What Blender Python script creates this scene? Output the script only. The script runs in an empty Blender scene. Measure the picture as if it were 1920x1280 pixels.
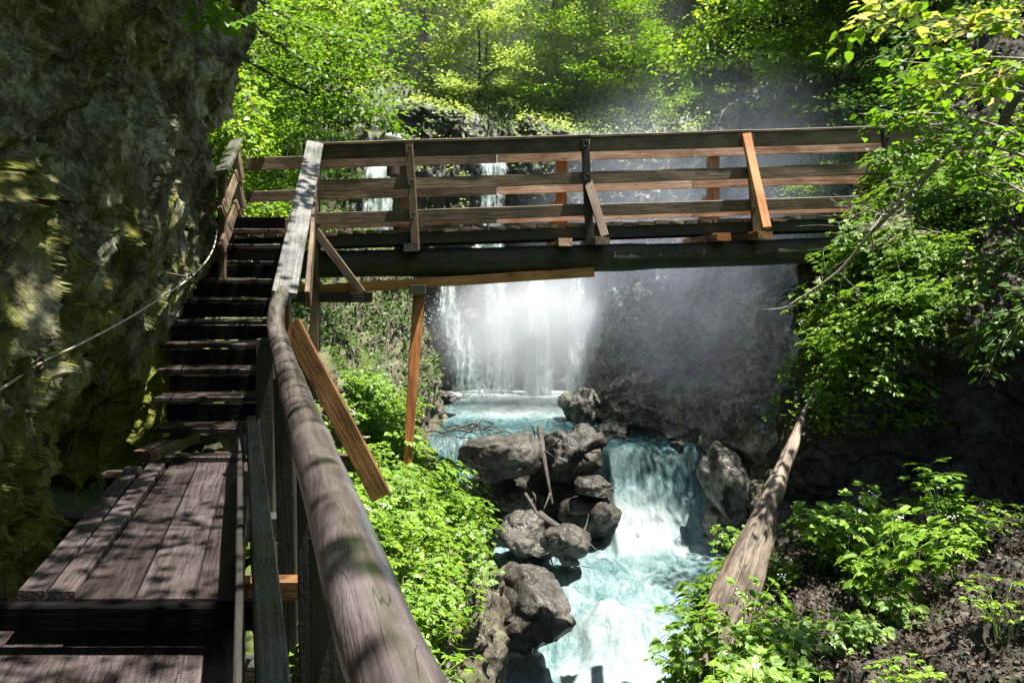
import bpy, bmesh, math, random
import numpy as np
from mathutils import Vector, Matrix

random.seed(7)
rng = np.random.default_rng(11)
scene = bpy.context.scene
COL = scene.collection
F = 1493.0          # focal length in photo pixels; the eye is the origin, y is forward


def V(px, py, d):
    return Vector(((px - 960) / F * d, d, (500 - py) / F * d))


# ---------------------------------------------------------------- noise
def _h(ix, iy, iz, s):
    with np.errstate(over='ignore'):
        n = (ix.astype(np.int64) * 374761393 + iy.astype(np.int64) * 668265263
             + iz.astype(np.int64) * 1274126177 + s * 974634577) & 0xffffffff
        n = ((n ^ (n >> 13)) * 1274126177) & 0xffffffff
        n = ((n ^ (n >> 16)) * 2246822519) & 0xffffffff
        n = n ^ (n >> 15)
    return n.astype(np.float64) / 4294967295.0


def vnoise(p, s=0):
    i = np.floor(p).astype(np.int64)
    f = p - i
    u = f * f * f * (f * (f * 6 - 15) + 10)
    x, y, z = i[..., 0], i[..., 1], i[..., 2]
    a = [[[_h(x + dx, y + dy, z + dz, s) for dz in (0, 1)] for dy in (0, 1)] for dx in (0, 1)]
    ux, uy, uz = u[..., 0], u[..., 1], u[..., 2]

    def L(p, q, t):
        return p + (q - p) * t
    return L(L(L(a[0][0][0], a[0][0][1], uz), L(a[0][1][0], a[0][1][1], uz), uy),
             L(L(a[1][0][0], a[1][0][1], uz), L(a[1][1][0], a[1][1][1], uz), uy), ux) * 2 - 1


def fbm(p, o=4, s=0, g=.5):
    r = 0
    a = 1.0
    t = 0
    for k in range(o):
        r = r + a * vnoise(p * 2.03 ** k, s + k)
        t += a
        a *= g
    return r / t


def ridged(p, o=4, s=0, g=.5):
    r = 0
    a = 1.0
    t = 0
    for k in range(o):
        r = r + a * (1 - 2 * np.abs(vnoise(p * 2.07 ** k, s + k)))
        t += a
        a *= g
    return r / t


def worley(p, s=0):
    i = np.floor(p).astype(np.int64)
    f1 = np.full(p.shape[:-1], 9.0)
    f2 = f1.copy()
    val = f1 * 0
    for dx in (-1, 0, 1):
        for dy in (-1, 0, 1):
            for dz in (-1, 0, 1):
                cx, cy, cz = i[..., 0] + dx, i[..., 1] + dy, i[..., 2] + dz
                q = np.stack([cx + _h(cx, cy, cz, s), cy + _h(cx, cy, cz, s + 31), cz + _h(cx, cy, cz, s + 57)], -1)
                d = np.sqrt(((q - p) ** 2).sum(-1))
                n1 = d < f1
                f2 = np.where(n1, f1, np.minimum(f2, d))
                val = np.where(n1, _h(cx, cy, cz, s + 99), val)
                f1 = np.minimum(f1, d)
    return f1, f2, val


def sstep(a, b, x):
    t = np.clip((x - a) / (b - a), 0, 1)
    return t * t * (3 - 2 * t)


# ---------------------------------------------------------------- objects
def mesh_np(name, verts, faces, mats=(), smooth=True, midx=None):
    verts = np.asarray(verts, dtype=np.float32).reshape(-1, 3)
    faces = np.asarray(faces, dtype=np.int32)
    me = bpy.data.meshes.new(name)
    n, k = faces.shape
    me.vertices.add(len(verts))
    me.vertices.foreach_set('co', verts.ravel())
    me.loops.add(n * k)
    me.loops.foreach_set('vertex_index', faces.ravel())
    me.polygons.add(n)
    me.polygons.foreach_set('loop_start', np.arange(0, n * k, k, dtype=np.int32))
    me.polygons.foreach_set('loop_total', np.full(n, k, dtype=np.int32))
    if smooth:
        me.polygons.foreach_set('use_smooth', np.ones(n, dtype=bool))
    if midx is not None:
        me.polygons.foreach_set('material_index', np.asarray(midx, dtype=np.int32))
    for m in (mats if isinstance(mats, (list, tuple)) else [mats]):
        me.materials.append(m)
    me.update(calc_edges=True)
    me.validate()
    return me


def link(name, data, parent=None, mw=None):
    o = bpy.data.objects.new(name, data)
    COL.objects.link(o)
    if mw is None:
        mw = Matrix()
    if parent is not None:
        o.parent = parent
        pl = parent.get('_w')
        o.matrix_basis = (WORLD[parent.name].inverted() @ mw)
    else:
        o.matrix_basis = mw
    WORLD[o.name] = mw.copy()
    return o


WORLD = {}


def tag(o, label=None, cat=None, group=None, kind=None):
    if label:
        o['label'] = label
    if cat:
        o['category'] = cat
    if group:
        o['group'] = group
    if kind:
        o['kind'] = kind
    return o


def thing(name, loc, label, cat, group=None):
    o = link(name, None, None, Matrix.Translation(Vector(loc)))
    o.empty_display_size = .2
    return tag(o, label, cat, group)


def grid_faces(nu, nv):
    i = np.arange(nu * nv).reshape(nu, nv)
    return np.stack([i[:-1, :-1], i[1:, :-1], i[1:, 1:], i[:-1, 1:]], -1).reshape(-1, 4)


def crom(P, n, axis=0):
    """Catmull-Rom resampling of control points along an axis"""
    P = np.moveaxis(np.asarray(P, dtype=float), axis, 0)
    m = len(P)
    t = np.linspace(0, m - 1 - 1e-9, n)
    i = np.floor(t).astype(int)
    f = (t - i).reshape((-1,) + (1,) * (P.ndim - 1))
    g = lambda k: P[np.clip(k, 0, m - 1)]
    p0, p1, p2, p3 = g(i - 1), g(i), g(i + 1), g(i + 2)
    r = .5 * (2 * p1 + (p2 - p0) * f + (2 * p0 - 5 * p1 + 4 * p2 - p3) * f ** 2 + (3 * p1 - p0 - 3 * p2 + p3) * f ** 3)
    return np.moveaxis(r, 0, axis)


def grid_normals(G):
    a = np.gradient(G, axis=0)
    b = np.gradient(G, axis=1)
    n = np.cross(a, b)
    return n / (np.linalg.norm(n, axis=-1, keepdims=True) + 1e-9)


def loft(stations, nu, nv, disp, flip=1):
    """stations: list of profiles (lists of xyz). Returns displaced grid and normals."""
    S = np.array([[tuple(p) for p in s] for s in stations], dtype=float)
    G = crom(crom(S, nu, 0), nv, 1)
    N = grid_normals(G) * flip
    G = disp(G, N)
    return G, grid_normals(G) * flip


# ---------------------------------------------------------------- materials
def nmat(name):
    m = bpy.data.materials.new(name)
    m.use_nodes = True
    nt = m.node_tree
    nt.nodes.clear()
    out = nt.nodes.new('ShaderNodeOutputMaterial')

    def N(t, **kw):
        n = nt.nodes.new('ShaderNode' + t)
        for k, v in kw.items():
            if k.startswith('i_'):
                key = k[2:]
                key = int(key) if key.isdigit() else key.replace('_', ' ')
                n.inputs[key].default_value = v
            else:
                setattr(n, k, v)
        return n

    def K(a, b):
        nt.links.new(a, b)
    return m, nt, out, N, K


def ramp(N, stops, interp='LINEAR'):
    r = N('ValToRGB')
    r.color_ramp.interpolation = interp
    e = r.color_ramp.elements
    while len(e) < len(stops):
        e.new(.5)
    for k, (p, c) in enumerate(stops):
        e[k].position = p
        e[k].color = (c[0], c[1], c[2], 1) if len(c) == 3 else c
    return r


def noise_node(N, K, vec, scale, detail=5, rough=.55, dist=0.0):
    n = N('TexNoise')
    n.inputs['Scale'].default_value = scale
    n.inputs['Detail'].default_value = detail
    n.inputs['Roughness'].default_value = rough
    n.inputs['Distortion'].default_value = dist
    if vec is not None:
        K(vec, n.inputs['Vector'])
    return n


def mixc(N, K, fac, a, b, mode='MIX'):
    m = N('Mix', data_type='RGBA', blend_type=mode)
    if isinstance(fac, (int, float)):
        m.inputs[0].default_value = fac
    else:
        K(fac, m.inputs[0])
    for s, v in ((6, a), (7, b)):
        if isinstance(v, (tuple, list)):
            m.inputs[s].default_value = (v[0], v[1], v[2], 1)
        else:
            K(v, m.inputs[s])
    return m.outputs[2]


def math_(N, K, op, a, b=None, c=None, clamp=False):
    m = N('Math', operation=op, use_clamp=clamp)
    for k, v in enumerate((a, b, c)):
        if v is None:
            continue
        if isinstance(v, (int, float)):
            m.inputs[k].default_value = v
        else:
            K(v, m.inputs[k])
    return m.outputs[0]


def rock_mat(name, dark, mid, pale, moss, moss_amt=.5, up_amt=.6, low_moss=None, rough=.8, scale=1.0, wet=None, bump=.6, drape=False):
    m, nt, out, N, K = nmat(name)
    tc = N('TexCoord')
    v = tc.outputs['Object']
    v0 = v
    if drape:
        mp = N('Mapping')
        mp.inputs['Rotation'].default_value = (math.radians(-38), 0, 0)
        mp.inputs['Scale'].default_value = (1.2, 1.9, .75)
        K(v, mp.inputs[0])
        v = mp.outputs[0]
    b = N('BsdfPrincipled')
    n1 = noise_node(N, K, v, 1.1 * scale, 8, .62, .6)
    n2 = noise_node(N, K, v, 7 * scale, 8, .65, .3)
    n3 = noise_node(N, K, v, 34 * scale, 5, .6)
    a = math_(N, K, 'MULTIPLY_ADD', n2.outputs['Fac'], .55, math_(N, K, 'MULTIPLY', n1.outputs['Fac'], .5))
    a = math_(N, K, 'MULTIPLY_ADD', n3.outputs['Fac'], .25, math_(N, K, 'SUBTRACT', a, .125))
    r = ramp(N, [(.36, dark), (.5, mid), (.66, pale)])
    K(a, r.inputs[0])
    col = r.outputs[0]
    geo = N('NewGeometry')
    sx = N('SeparateXYZ')
    K(geo.outputs['Normal'], sx.inputs[0])
    if drape:
        mp3 = N('Mapping')
        mp3.inputs['Scale'].default_value = (2.6, 2.6, .42)
        K(v0, mp3.inputs[0])
        n4 = noise_node(N, K, mp3.outputs[0], 1.5, 8, .66, .6)
    else:
        n4 = noise_node(N, K, v, 2.3 * scale, 7, .65, .5)
    mk = math_(N, K, 'MULTIPLY_ADD', sx.outputs[2], up_amt, n4.outputs['Fac'])
    if low_moss:
        so = N('SeparateXYZ')
        K(v0, so.inputs[0])
        mr = N('MapRange')
        mr.inputs[1].default_value, mr.inputs[2].default_value = low_moss
        mr.inputs[3].default_value, mr.inputs[4].default_value = .28, -.16
        K(so.outputs[2], mr.inputs[0])
        mk = math_(N, K, 'ADD', mk, mr.outputs[0])
    mk = math_(N, K, 'MULTIPLY_ADD', n3.outputs['Fac'], .3, mk)
    mm = N('MapRange')
    mm.inputs[1].default_value = 1.05 - moss_amt * .5
    mm.inputs[2].default_value = 1.25 - moss_amt * .5
    K(mk, mm.inputs[0])
    mcol = mixc(N, K, n2.outputs['Fac'], tuple(c * .45 for c in moss), tuple(c * 1.5 for c in moss))
    col = mixc(N, K, mm.outputs[0], col, mcol)
    K(col, b.inputs['Base Color'])
    if wet:
        rr = ramp(N, [(.42, (wet,) * 3), (.62, (rough,) * 3)])
        K(n4.outputs['Fac'], rr.inputs[0])
        K(rr.outputs[0], b.inputs['Roughness'])
    else:
        b.inputs['Roughness'].default_value = rough
    b.inputs['Specular IOR Level'].default_value = .35
    bp = N('Bump')
    bp.inputs['Strength'].default_value = bump
    bp.inputs['Distance'].default_value = .05
    hh = math_(N, K, 'MULTIPLY_ADD', n3.outputs['Fac'], .4, n2.outputs['Fac'])
    wv = N('VectorMath', operation='ADD')
    wn = noise_node(N, K, v, 3.0 * scale, 3, .5)
    K(v, wv.inputs[0])
    ws = N('VectorMath', operation='SCALE')
    ws.inputs['Scale'].default_value = .25
    K(wn.outputs['Color'], ws.inputs[0])
    K(ws.outputs[0], wv.inputs[1])
    for vs_, va_ in ((4.5, .9), (13.0, .4)):
        vo = N('TexVoronoi')
        vo.inputs['Scale'].default_value = vs_ * scale
        K(wv.outputs[0], vo.inputs['Vector'])
        hh = math_(N, K, 'MULTIPLY_ADD', vo.outputs['Distance'], va_, hh)
    K(hh, bp.inputs['Height'])
    K(bp.outputs[0], b.inputs['Normal'])
    K(b.outputs[0], out.inputs['Surface'])
    return m


def wood_mat(name, dark, mid, pale, rough=.6, moss=None, moss_amt=0.0, wet=False, grain=1.0, knots=True, fine=None, spec=.5, coat=0.0, checks=0.0):
    m, nt, out, N, K = nmat(name)
    tc = N('TexCoord')
    oi = N('ObjectInfo')
    mp = N('Mapping')
    mp.inputs['Scale'].default_value = (1.1, 22 * grain, 22 * grain)
    off = N('CombineXYZ')
    rm = math_(N, K, 'MULTIPLY', oi.outputs['Random'], 37.0)
    K(rm, off.inputs[0])
    K(rm, off.inputs[1])
    K(rm, off.inputs[2])
    ad = N('VectorMath', operation='ADD')
    K(tc.outputs['Object'], ad.inputs[0])
    K(off.outputs[0], ad.inputs[1])
    K(ad.outputs[0], mp.inputs[0])
    g = noise_node(N, K, mp.outputs[0], 1.6, 6, .62, 1.2)
    big = noise_node(N, K, ad.outputs[0], 2.6, 5, .6, .4)
    fine_ = noise_node(N, K, ad.outputs[0], 55, 4, .6)
    a = math_(N, K, 'MULTIPLY_ADD', big.outputs['Fac'], .55, math_(N, K, 'MULTIPLY', g.outputs['Fac'], .6))
    a = math_(N, K, 'SUBTRACT', a, .07)
    a = math_(N, K, 'ADD', a, math_(N, K, 'MULTIPLY', math_(N, K, 'SUBTRACT', oi.outputs['Random'], .5), .14))
    r = ramp(N, [(.34, dark), (.5, mid), (.68, pale)])
    K(a, r.inputs[0])
    col = r.outputs[0]
    if knots:
        mp2 = N('Mapping')
        mp2.inputs['Scale'].default_value = (1.5, 5, 5)
        K(ad.outputs[0], mp2.inputs[0])
        vo = N('TexVoronoi')
        vo.inputs['Scale'].default_value = 1.5
        K(mp2.outputs[0], vo.inputs['Vector'])
        kn = ramp(N, [(.05, (1, 1, 1)), (.16, (0, 0, 0))])
        K(vo.outputs['Distance'], kn.inputs[0])
        col = mixc(N, K, math_(N, K, 'MULTIPLY', kn.outputs[0], .75), col, tuple(c * .35 for c in dark))
    if checks:
        mp3 = N('Mapping')
        mp3.inputs['Scale'].default_value = (.55, 13, 13)
        K(ad.outputs[0], mp3.inputs[0])
        ck = noise_node(N, K, mp3.outputs[0], 1.3, 3, .5, .3)
        cd = math_(N, K, 'ABSOLUTE', math_(N, K, 'SUBTRACT', ck.outputs['Fac'], .5))
        ce = N('MapRange')
        ce.inputs[1].default_value, ce.inputs[2].default_value = 0.0, checks
        ce.inputs[3].default_value, ce.inputs[4].default_value = .85, 0.0
        K(cd, ce.inputs[0])
        col = mixc(N, K, ce.outputs[0], col, tuple(c * .4 for c in dark))
    if moss:
        mn = noise_node(N, K, ad.outputs[0], 5.5, 8, .7, .3)
        mr = N('MapRange')
        mr.inputs[1].default_value = .72 - moss_amt * .35
        mr.inputs[2].default_value = .86 - moss_amt * .35
        K(mn.outputs['Fac'], mr.inputs[0])
        col = mixc(N, K, mr.outputs[0], col, moss)
    b = N('BsdfPrincipled')
    K(col, b.inputs['Base Color'])
    b.inputs['Specular IOR Level'].default_value = spec
    b.inputs['Coat Weight'].default_value = coat
    b.inputs['Coat Roughness'].default_value = .22
    if wet:
        rr = ramp(N, [(.4, (rough * .55,) * 3), (.62, (rough * 1.25,) * 3)])
        K(big.outputs['Fac'], rr.inputs[0])
        K(rr.outputs[0], b.inputs['Roughness'])
    else:
        b.inputs['Roughness'].default_value = rough
    bp = N('Bump')
    bp.inputs['Strength'].default_value = .5
    bp.inputs['Distance'].default_value = .012
    h = math_(N, K, 'MULTIPLY_ADD', fine_.outputs['Fac'], fine if fine is not None else (1.1 if wet else .45), g.outputs['Fac'])
    K(h, bp.inputs['Height'])
    K(bp.outputs[0], b.inputs['Normal'])
    K(b.outputs[0], out.inputs['Surface'])
    return m


def leaf_mat(name, c0, c1, c2, trans=.45, gloss=.03, tmul=(1.6, 1.5, .8)):
    m, nt, out, N, K = nmat(name)
    geo = N('NewGeometry')
    oi = N('ObjectInfo')
    rnd = math_(N, K, 'MULTIPLY_ADD', oi.outputs['Random'], .4, math_(N, K, 'MULTIPLY', geo.outputs['Random Per Island'], .6))
    r = ramp(N, [(.12, c0), (.5, c1), (.88, c2)])
    K(rnd, r.inputs[0])
    d = N('BsdfDiffuse')
    K(r.outputs[0], d.inputs[0])
    t = N('BsdfTranslucent')
    tm = mixc(N, K, 1.0, r.outputs[0], tmul, 'MULTIPLY')
    K(tm, t.inputs[0])
    mx = N('MixShader')
    mx.inputs[0].default_value = trans
    K(d.outputs[0], mx.inputs[1])
    K(t.outputs[0], mx.inputs[2])
    gl = N('BsdfGlossy')
    gl.inputs['Roughness'].default_value = .5
    gl.inputs['Color'].default_value = (.9, .95, .9, 1)
    mg = N('MixShader')
    mg.inputs[0].default_value = gloss
    K(mx.outputs[0], mg.inputs[1])
    K(gl.outputs[0], mg.inputs[2])
    K(mg.outputs[0], out.inputs['Surface'])
    return m


def plain_mat(name, c, rough=.6, metal=0.0, var=.3, scale=12):
    m, nt, out, N, K = nmat(name)
    tc = N('TexCoord')
    n = noise_node(N, K, tc.outputs['Object'], scale, 5)
    b = N('BsdfPrincipled')
    K(mixc(N, K, n.outputs['Fac'], tuple(x * (1 - var) for x in c), tuple(min(1, x * (1 + var)) for x in c)), b.inputs['Base Color'])
    b.inputs['Roughness'].default_value = rough
    b.inputs['Metallic'].default_value = metal
    bp = N('Bump')
    bp.inputs['Strength'].default_value = .4
    bp.inputs['Distance'].default_value = .01
    K(n.outputs['Fac'], bp.inputs['Height'])
    K(bp.outputs[0], b.inputs['Normal'])
    K(b.outputs[0], out.inputs['Surface'])
    return m


M = {}
M['cliff'] = rock_mat('cliff_rock', (.016, .015, .008), (.12, .112, .065), (.5, .475, .36), (.13, .137, .010), .66, .15, low_moss=(-1.5, 2.0), wet=.4, drape=True, bump=.9)
M['bankrock'] = rock_mat('bank_rock', (.02, .018, .012), (.075, .064, .046), (.2, .18, .14), (.07, .10, .012), .45, .35)
M['wallrock'] = rock_mat('gorge_rock', (.012, .012, .015), (.09, .083, .073), (.34, .31, .26), (.05, .075, .012), .22, .35, wet=.35)
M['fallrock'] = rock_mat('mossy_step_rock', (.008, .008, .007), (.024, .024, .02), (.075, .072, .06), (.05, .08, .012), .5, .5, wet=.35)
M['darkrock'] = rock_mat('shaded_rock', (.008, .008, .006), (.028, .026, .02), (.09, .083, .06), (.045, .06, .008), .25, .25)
M['boulder'] = rock_mat('boulder_rock', (.012, .0112, .0098), (.044, .04, .034), (.13, .12, .103), (.10, .12, .01), .2, .2, wet=.3)
M['soil'] = rock_mat('soil', (.012, .01, .007), (.035, .027, .018), (.08, .063, .045), (.04, .07, .012), .5, .1)
M['forestfloor'] = rock_mat('forest_floor', (.02, .03, .01), (.05, .08, .02), (.10, .14, .04), (.06, .12, .015), .6, .1)
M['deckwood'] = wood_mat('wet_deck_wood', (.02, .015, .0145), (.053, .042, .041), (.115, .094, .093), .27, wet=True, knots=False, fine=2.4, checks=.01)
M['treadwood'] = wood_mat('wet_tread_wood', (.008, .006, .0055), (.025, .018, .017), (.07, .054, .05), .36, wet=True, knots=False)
M['darkwood'] = wood_mat('dark_old_wood', (.008, .007, .006), (.022, .019, .015), (.05, .042, .032), .7, moss=(.02, .028, .006), moss_amt=.4)
M['shadewood'] = wood_mat('shade_black_wood', (.003, .003, .003), (.007, .006, .006), (.016, .013, .012), .9, knots=False, spec=.04)  # near black for the shade between treads; also darkens the front joist
M['greywood'] = wood_mat('weathered_grey_wood', (.04, .038, .034), (.10, .095, .09), (.19, .18, .175), .45, moss=(.06, .085, .03), moss_amt=.5, wet=True, knots=False, checks=.012)
M['mosswood'] = wood_mat('mossy_brown_wood', (.028, .019, .011), (.10, .064, .037), (.2, .14, .088), .6, moss=(.06, .065, .02), moss_amt=.45, checks=.009)
M['freshwood'] = wood_mat('orange_fresh_wood', (.17, .06, .016), (.42, .165, .048), (.58, .3, .13), .5, moss=(.1, .045, .016), moss_amt=.25)
M['pinkwood'] = wood_mat('pink_fresh_wood', (.3, .15, .08), (.58, .35, .23), (.74, .54, .41), .5, moss=(.2, .1, .05), moss_amt=.2)
M['bracewood'] = wood_mat('amber_brace_wood', (.05, .022, .007), (.15, .07, .022), (.26, .135, .05), .5, moss=(.03, .02, .01), moss_amt=.3)
M['logwood'] = wood_mat('smooth_log_wood', (.03, .022, .021), (.10, .081, .081), (.19, .165, .17), .22, moss=(.035, .043, .036), moss_amt=.36, wet=True, grain=.6, knots=True, fine=.35, coat=.5, checks=.006)
M['beamwood'] = wood_mat('mossy_log_beam', (.008, .008, .006), (.025, .024, .016), (.06, .055, .038), .8, moss=(.035, .055, .01), moss_amt=.6)
M['bark'] = wood_mat('tree_bark', (.018, .014, .01), (.05, .041, .032), (.11, .095, .078), .9, knots=False)
M['palebark'] = wood_mat('pale_twig_bark', (.12, .10, .08), (.28, .24, .20), (.45, .41, .36), .8, knots=False)
M['splitwood'] = wood_mat('split_bare_wood', (.035, .026, .018), (.19, .145, .107), (.40, .325, .25), .75, knots=False)
M['rope'] = plain_mat('pale_rope', (.42, .40, .33), .8)
M['iron'] = plain_mat('rusty_iron', (.06, .045, .035), .6, .6)
M['palestone'] = plain_mat('pale_stone', (.6, .6, .58), .8)
M['leaf_beech'] = leaf_mat('beech_leaf', (.07, .15, .012), (.13, .25, .02), (.22, .34, .035), .5)
M['leaf_pale'] = leaf_mat('pale_leaf', (.17, .26, .05), (.29, .40, .12), (.42, .52, .22), .5)
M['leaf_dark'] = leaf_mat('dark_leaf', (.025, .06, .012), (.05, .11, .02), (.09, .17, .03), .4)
M['needle'] = leaf_mat('fir_needle', (.025, .05, .02), (.05, .09, .035), (.08, .13, .05), .3, .03)
M['leaf_herb'] = leaf_mat('herb_leaf', (.09, .19, .012), (.16, .29, .02), (.25, .39, .04), .45)
M['leaf_bush'] = leaf_mat('bush_leaf', (.08, .19, .012), (.16, .30, .018), (.27, .38, .05), .5)
M['leaf_glow'] = leaf_mat('glow_tinted_leaf', (.26, .36, .06), (.42, .42, .14), (.55, .40, .24), .5)  # pinkish yellow tint paints in the glow of light through the leaves
M['stem'] = leaf_mat('green_stem', (.10, .19, .02), (.14, .25, .03), (.2, .3, .05), .2)
M['flower'] = leaf_mat('white_flower', (.6, .62, .55), (.75, .77, .7), (.8, .82, .78), .3, .02, (1, 1, 1))
M['litter'] = leaf_mat('dead_leaf', (.028, .02, .015), (.08, .058, .046), (.18, .145, .125), .15, .015, (1, .8, .6))


def water_mat(name):
    m, nt, out, N, K = nmat(name)
    tc = N('TexCoord')
    v = tc.outputs['Object']
    at = N('Attribute', attribute_name='foam')
    mp = N('Mapping')
    mp.inputs['Scale'].default_value = (1.35, .5, .5)
    K(v, mp.inputs[0])
    n1 = noise_node(N, K, mp.outputs[0], 2.6, 10, .74, 1.1)
    n2 = noise_node(N, K, v, 14, 7, .7, 1.2)
    f = math_(N, K, 'MULTIPLY_ADD', n1.outputs['Fac'], 1.7, math_(N, K, 'MULTIPLY_ADD', n2.outputs['Fac'], .55, -1.2))
    f = math_(N, K, 'ADD', f, at.outputs['Fac'])
    r = ramp(N, [(.0, (.022, .056, .061)), (.2, (.068, .135, .143)), (.45, (.15, .22, .228)), (.72, (.27, .335, .34)), (1.0, (.48, .52, .52))])
    K(f, r.inputs[0])
    b = N('BsdfPrincipled')
    K(r.outputs[0], b.inputs['Base Color'])
    rr = ramp(N, [(.2, (.12,) * 3), (.7, (.55,) * 3)])
    K(f, rr.inputs[0])
    K(rr.outputs[0], b.inputs['Roughness'])
    b.inputs['IOR'].default_value = 1.33
    b.inputs['Subsurface Weight'].default_value = 0.0
    bp = N('Bump')
    bp.inputs['Strength'].default_value = .55
    bp.inputs['Distance'].default_value = .06
    K(math_(N, K, 'MULTIPLY_ADD', n2.outputs['Fac'], .5, n1.outputs['Fac']), bp.inputs['Height'])
    K(bp.outputs[0], b.inputs['Normal'])
    K(b.outputs[0], out.inputs['Surface'])
    return m


def fall_mat(name):
    m, nt, out, N, K = nmat(name)
    tc = N('TexCoord')
    at = N('Attribute', attribute_name='foam')
    mp = N('Mapping')
    mp.inputs['Scale'].default_value = (4.2, 2.0, .7)
    K(tc.outputs['Object'], mp.inputs[0])
    n1 = noise_node(N, K, mp.outputs[0], 1.5, 9, .74, 1.0)
    n2 = noise_node(N, K, tc.outputs['Object'], 7, 7, .75)
    f = math_(N, K, 'MULTIPLY_ADD', n2.outputs['Fac'], .6, math_(N, K, 'SUBTRACT', n1.outputs['Fac'], .17))
    al = N('MapRange')
    al.inputs[1].default_value = .56
    al.inputs[2].default_value = .8
    K(math_(N, K, 'ADD', f, at.outputs['Fac']), al.inputs[0])
    c = ramp(N, [(.4, (.45, .62, .60)), (.8, (.88, .93, .92))])
    K(f, c.inputs[0])
    d = N('BsdfDiffuse')
    K(c.outputs[0], d.inputs[0])
    t = N('BsdfTranslucent')
    K(c.outputs[0], t.inputs[0])
    mx = N('MixShader')
    mx.inputs[0].default_value = .4
    K(d.outputs[0], mx.inputs[1])
    K(t.outputs[0], mx.inputs[2])
    tr = N('BsdfTransparent')
    ma = N('MixShader')
    K(al.outputs[0], ma.inputs[0])
    K(tr.outputs[0], ma.inputs[1])
    K(mx.outputs[0], ma.inputs[2])
    K(ma.outputs[0], out.inputs['Surface'])
    return m


M['water'] = water_mat('milky_turquoise_water')
M['fall'] = fall_mat('falling_water')

# ---------------------------------------------------------------- camera, light, sky
cam = bpy.data.objects.new('camera', bpy.data.cameras.new('camera'))
COL.objects.link(cam)
cam.data.lens = 28.0
cam.data.sensor_width = 36.0
cam.data.shift_y = -140 / 1920
cam.data.clip_end = 1000
cam.data.clip_start = .05
cam.rotation_euler = (math.pi / 2, 0, 0)
scene.camera = cam

SUN = Vector((.26, -.045, .95)).normalized()
sun = bpy.data.objects.new('sun', bpy.data.lights.new('sun', 'SUN'))
COL.objects.link(sun)
sun.data.energy = 5.0
sun.data.angle = math.radians(.5)
sun.data.color = (1, .95, .86)
sun.rotation_euler = SUN.to_track_quat('Z', 'Y').to_euler()
w = bpy.data.worlds.new('World')
scene.world = w
w.use_nodes = True
nt = w.node_tree
nt.nodes.clear()
wo = nt.nodes.new('ShaderNodeOutputWorld')
bg = nt.nodes.new('ShaderNodeBackground')
sk = nt.nodes.new('ShaderNodeTexSky')
sk.sky_type = 'NISHITA'
sk.sun_disc = False
sk.sun_elevation = math.asin(SUN.z)
sk.sun_rotation = math.atan2(SUN.x, SUN.y)
bg.inputs['Strength'].default_value = .065
nt.links.new(sk.outputs[0], bg.inputs[0])
nt.links.new(bg.outputs[0], wo.inputs[0])
scene.view_settings.view_transform = 'Standard'
scene.view_settings.look = 'None'
scene.view_settings.exposure = 1.72
cy = scene.cycles
cy.max_bounces = 7
cy.diffuse_bounces = 4
cy.glossy_bounces = 2
cy.transmission_bounces = 5
cy.transparent_max_bounces = 10
cy.volume_bounces = 1
cy.use_denoising = True
cy.sample_clamp_indirect = 4
cy.caustics_reflective = False
cy.caustics_refractive = False

# ================================================================ TIMBER
def beam(name, p0, p1, w, h, mat, parent, up=(0, 0, 1), rough=.004, bev=.006, seg=None, w1=None, h1=None, label=None, square=False):
    """A sawn timber from p0 to p1 (centre line); w = sideways, h = along up. Local X is the grain."""
    p0, p1 = Vector(p0), Vector(p1)
    x = (p1 - p0)
    L = x.length
    x.normalize()
    up = Vector(up)
    y = up.cross(x).normalized()
    z = x.cross(y)
    n = seg or max(2, int(L / .18))
    w1, h1 = w1 or w, h1 or h
    bev = min(bev, w * .3, h * .3)
    t = np.linspace(0, 1, n + 1)
    prof = []
    for sx, sy in ((-1, -1), (1, -1), (1, 1), (-1, 1)):
        a = (sx * 1.0, sy * 1.0, -sx * bev, 0)
        b = (sx * 1.0, sy * 1.0, 0, -sy * bev)
        prof += [b, a] if (sx * sy) > 0 else [a, b]
    # order the eight corner points round the section
    k = np.arange(8)
    vs = []
    sd = random.random() * 50
    for i, tt in enumerate(t):
        ww, hh = (w + (w1 - w) * tt) / 2, (h + (h1 - h) * tt) / 2
        ring = [(-ww + bev, -hh), (ww - bev, -hh), (ww, -hh + bev), (ww, hh - bev), (ww - bev, hh), (-ww + bev, hh), (-ww, hh - bev), (-ww, -hh + bev)]
        for a, b in ring:
            vs.append(((tt - .5) * L, a, b))
    vs = np.array(vs)
    q = vs * np.array([2.2, 9, 9]) + sd
    vs[:, 1] += rough * vnoise(q, 3)
    vs[:, 2] += rough * vnoise(q, 4)
    if square:
        vs[:, 0] -= vs[:, 1] * x.x / x.y
    endm = np.zeros(len(vs)) if square else np.isclose(np.abs(vs[:, 0]), L / 2)
    vs[:, 0] += endm * rough * 1.5 * vnoise(q * 3, 5)
    fs = []
    for i in range(n):
        for j in range(8):
            a, b = i * 8 + j, i * 8 + (j + 1) % 8
            fs.append((a, b, b + 8, a + 8))
    me = bpy.data.meshes.new(name)
    e = n * 8
    fl = [tuple(f) for f in fs] + [(7, 6, 5, 4, 3, 2, 1, 0), tuple(e + j for j in range(8))]
    me.from_pydata([tuple(v) for v in vs], [], fl)
    me.materials.append(mat)
    me.update()
    mw = Matrix(((x.x, y.x, z.x, 0), (x.y, y.y, z.y, 0), (x.z, y.z, z.z, 0), (0, 0, 0, 1)))
    mw.translation = (p0 + p1) / 2
    o = link(name, me, parent, mw)
    if label:
        o['label'] = label
    return o


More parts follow.
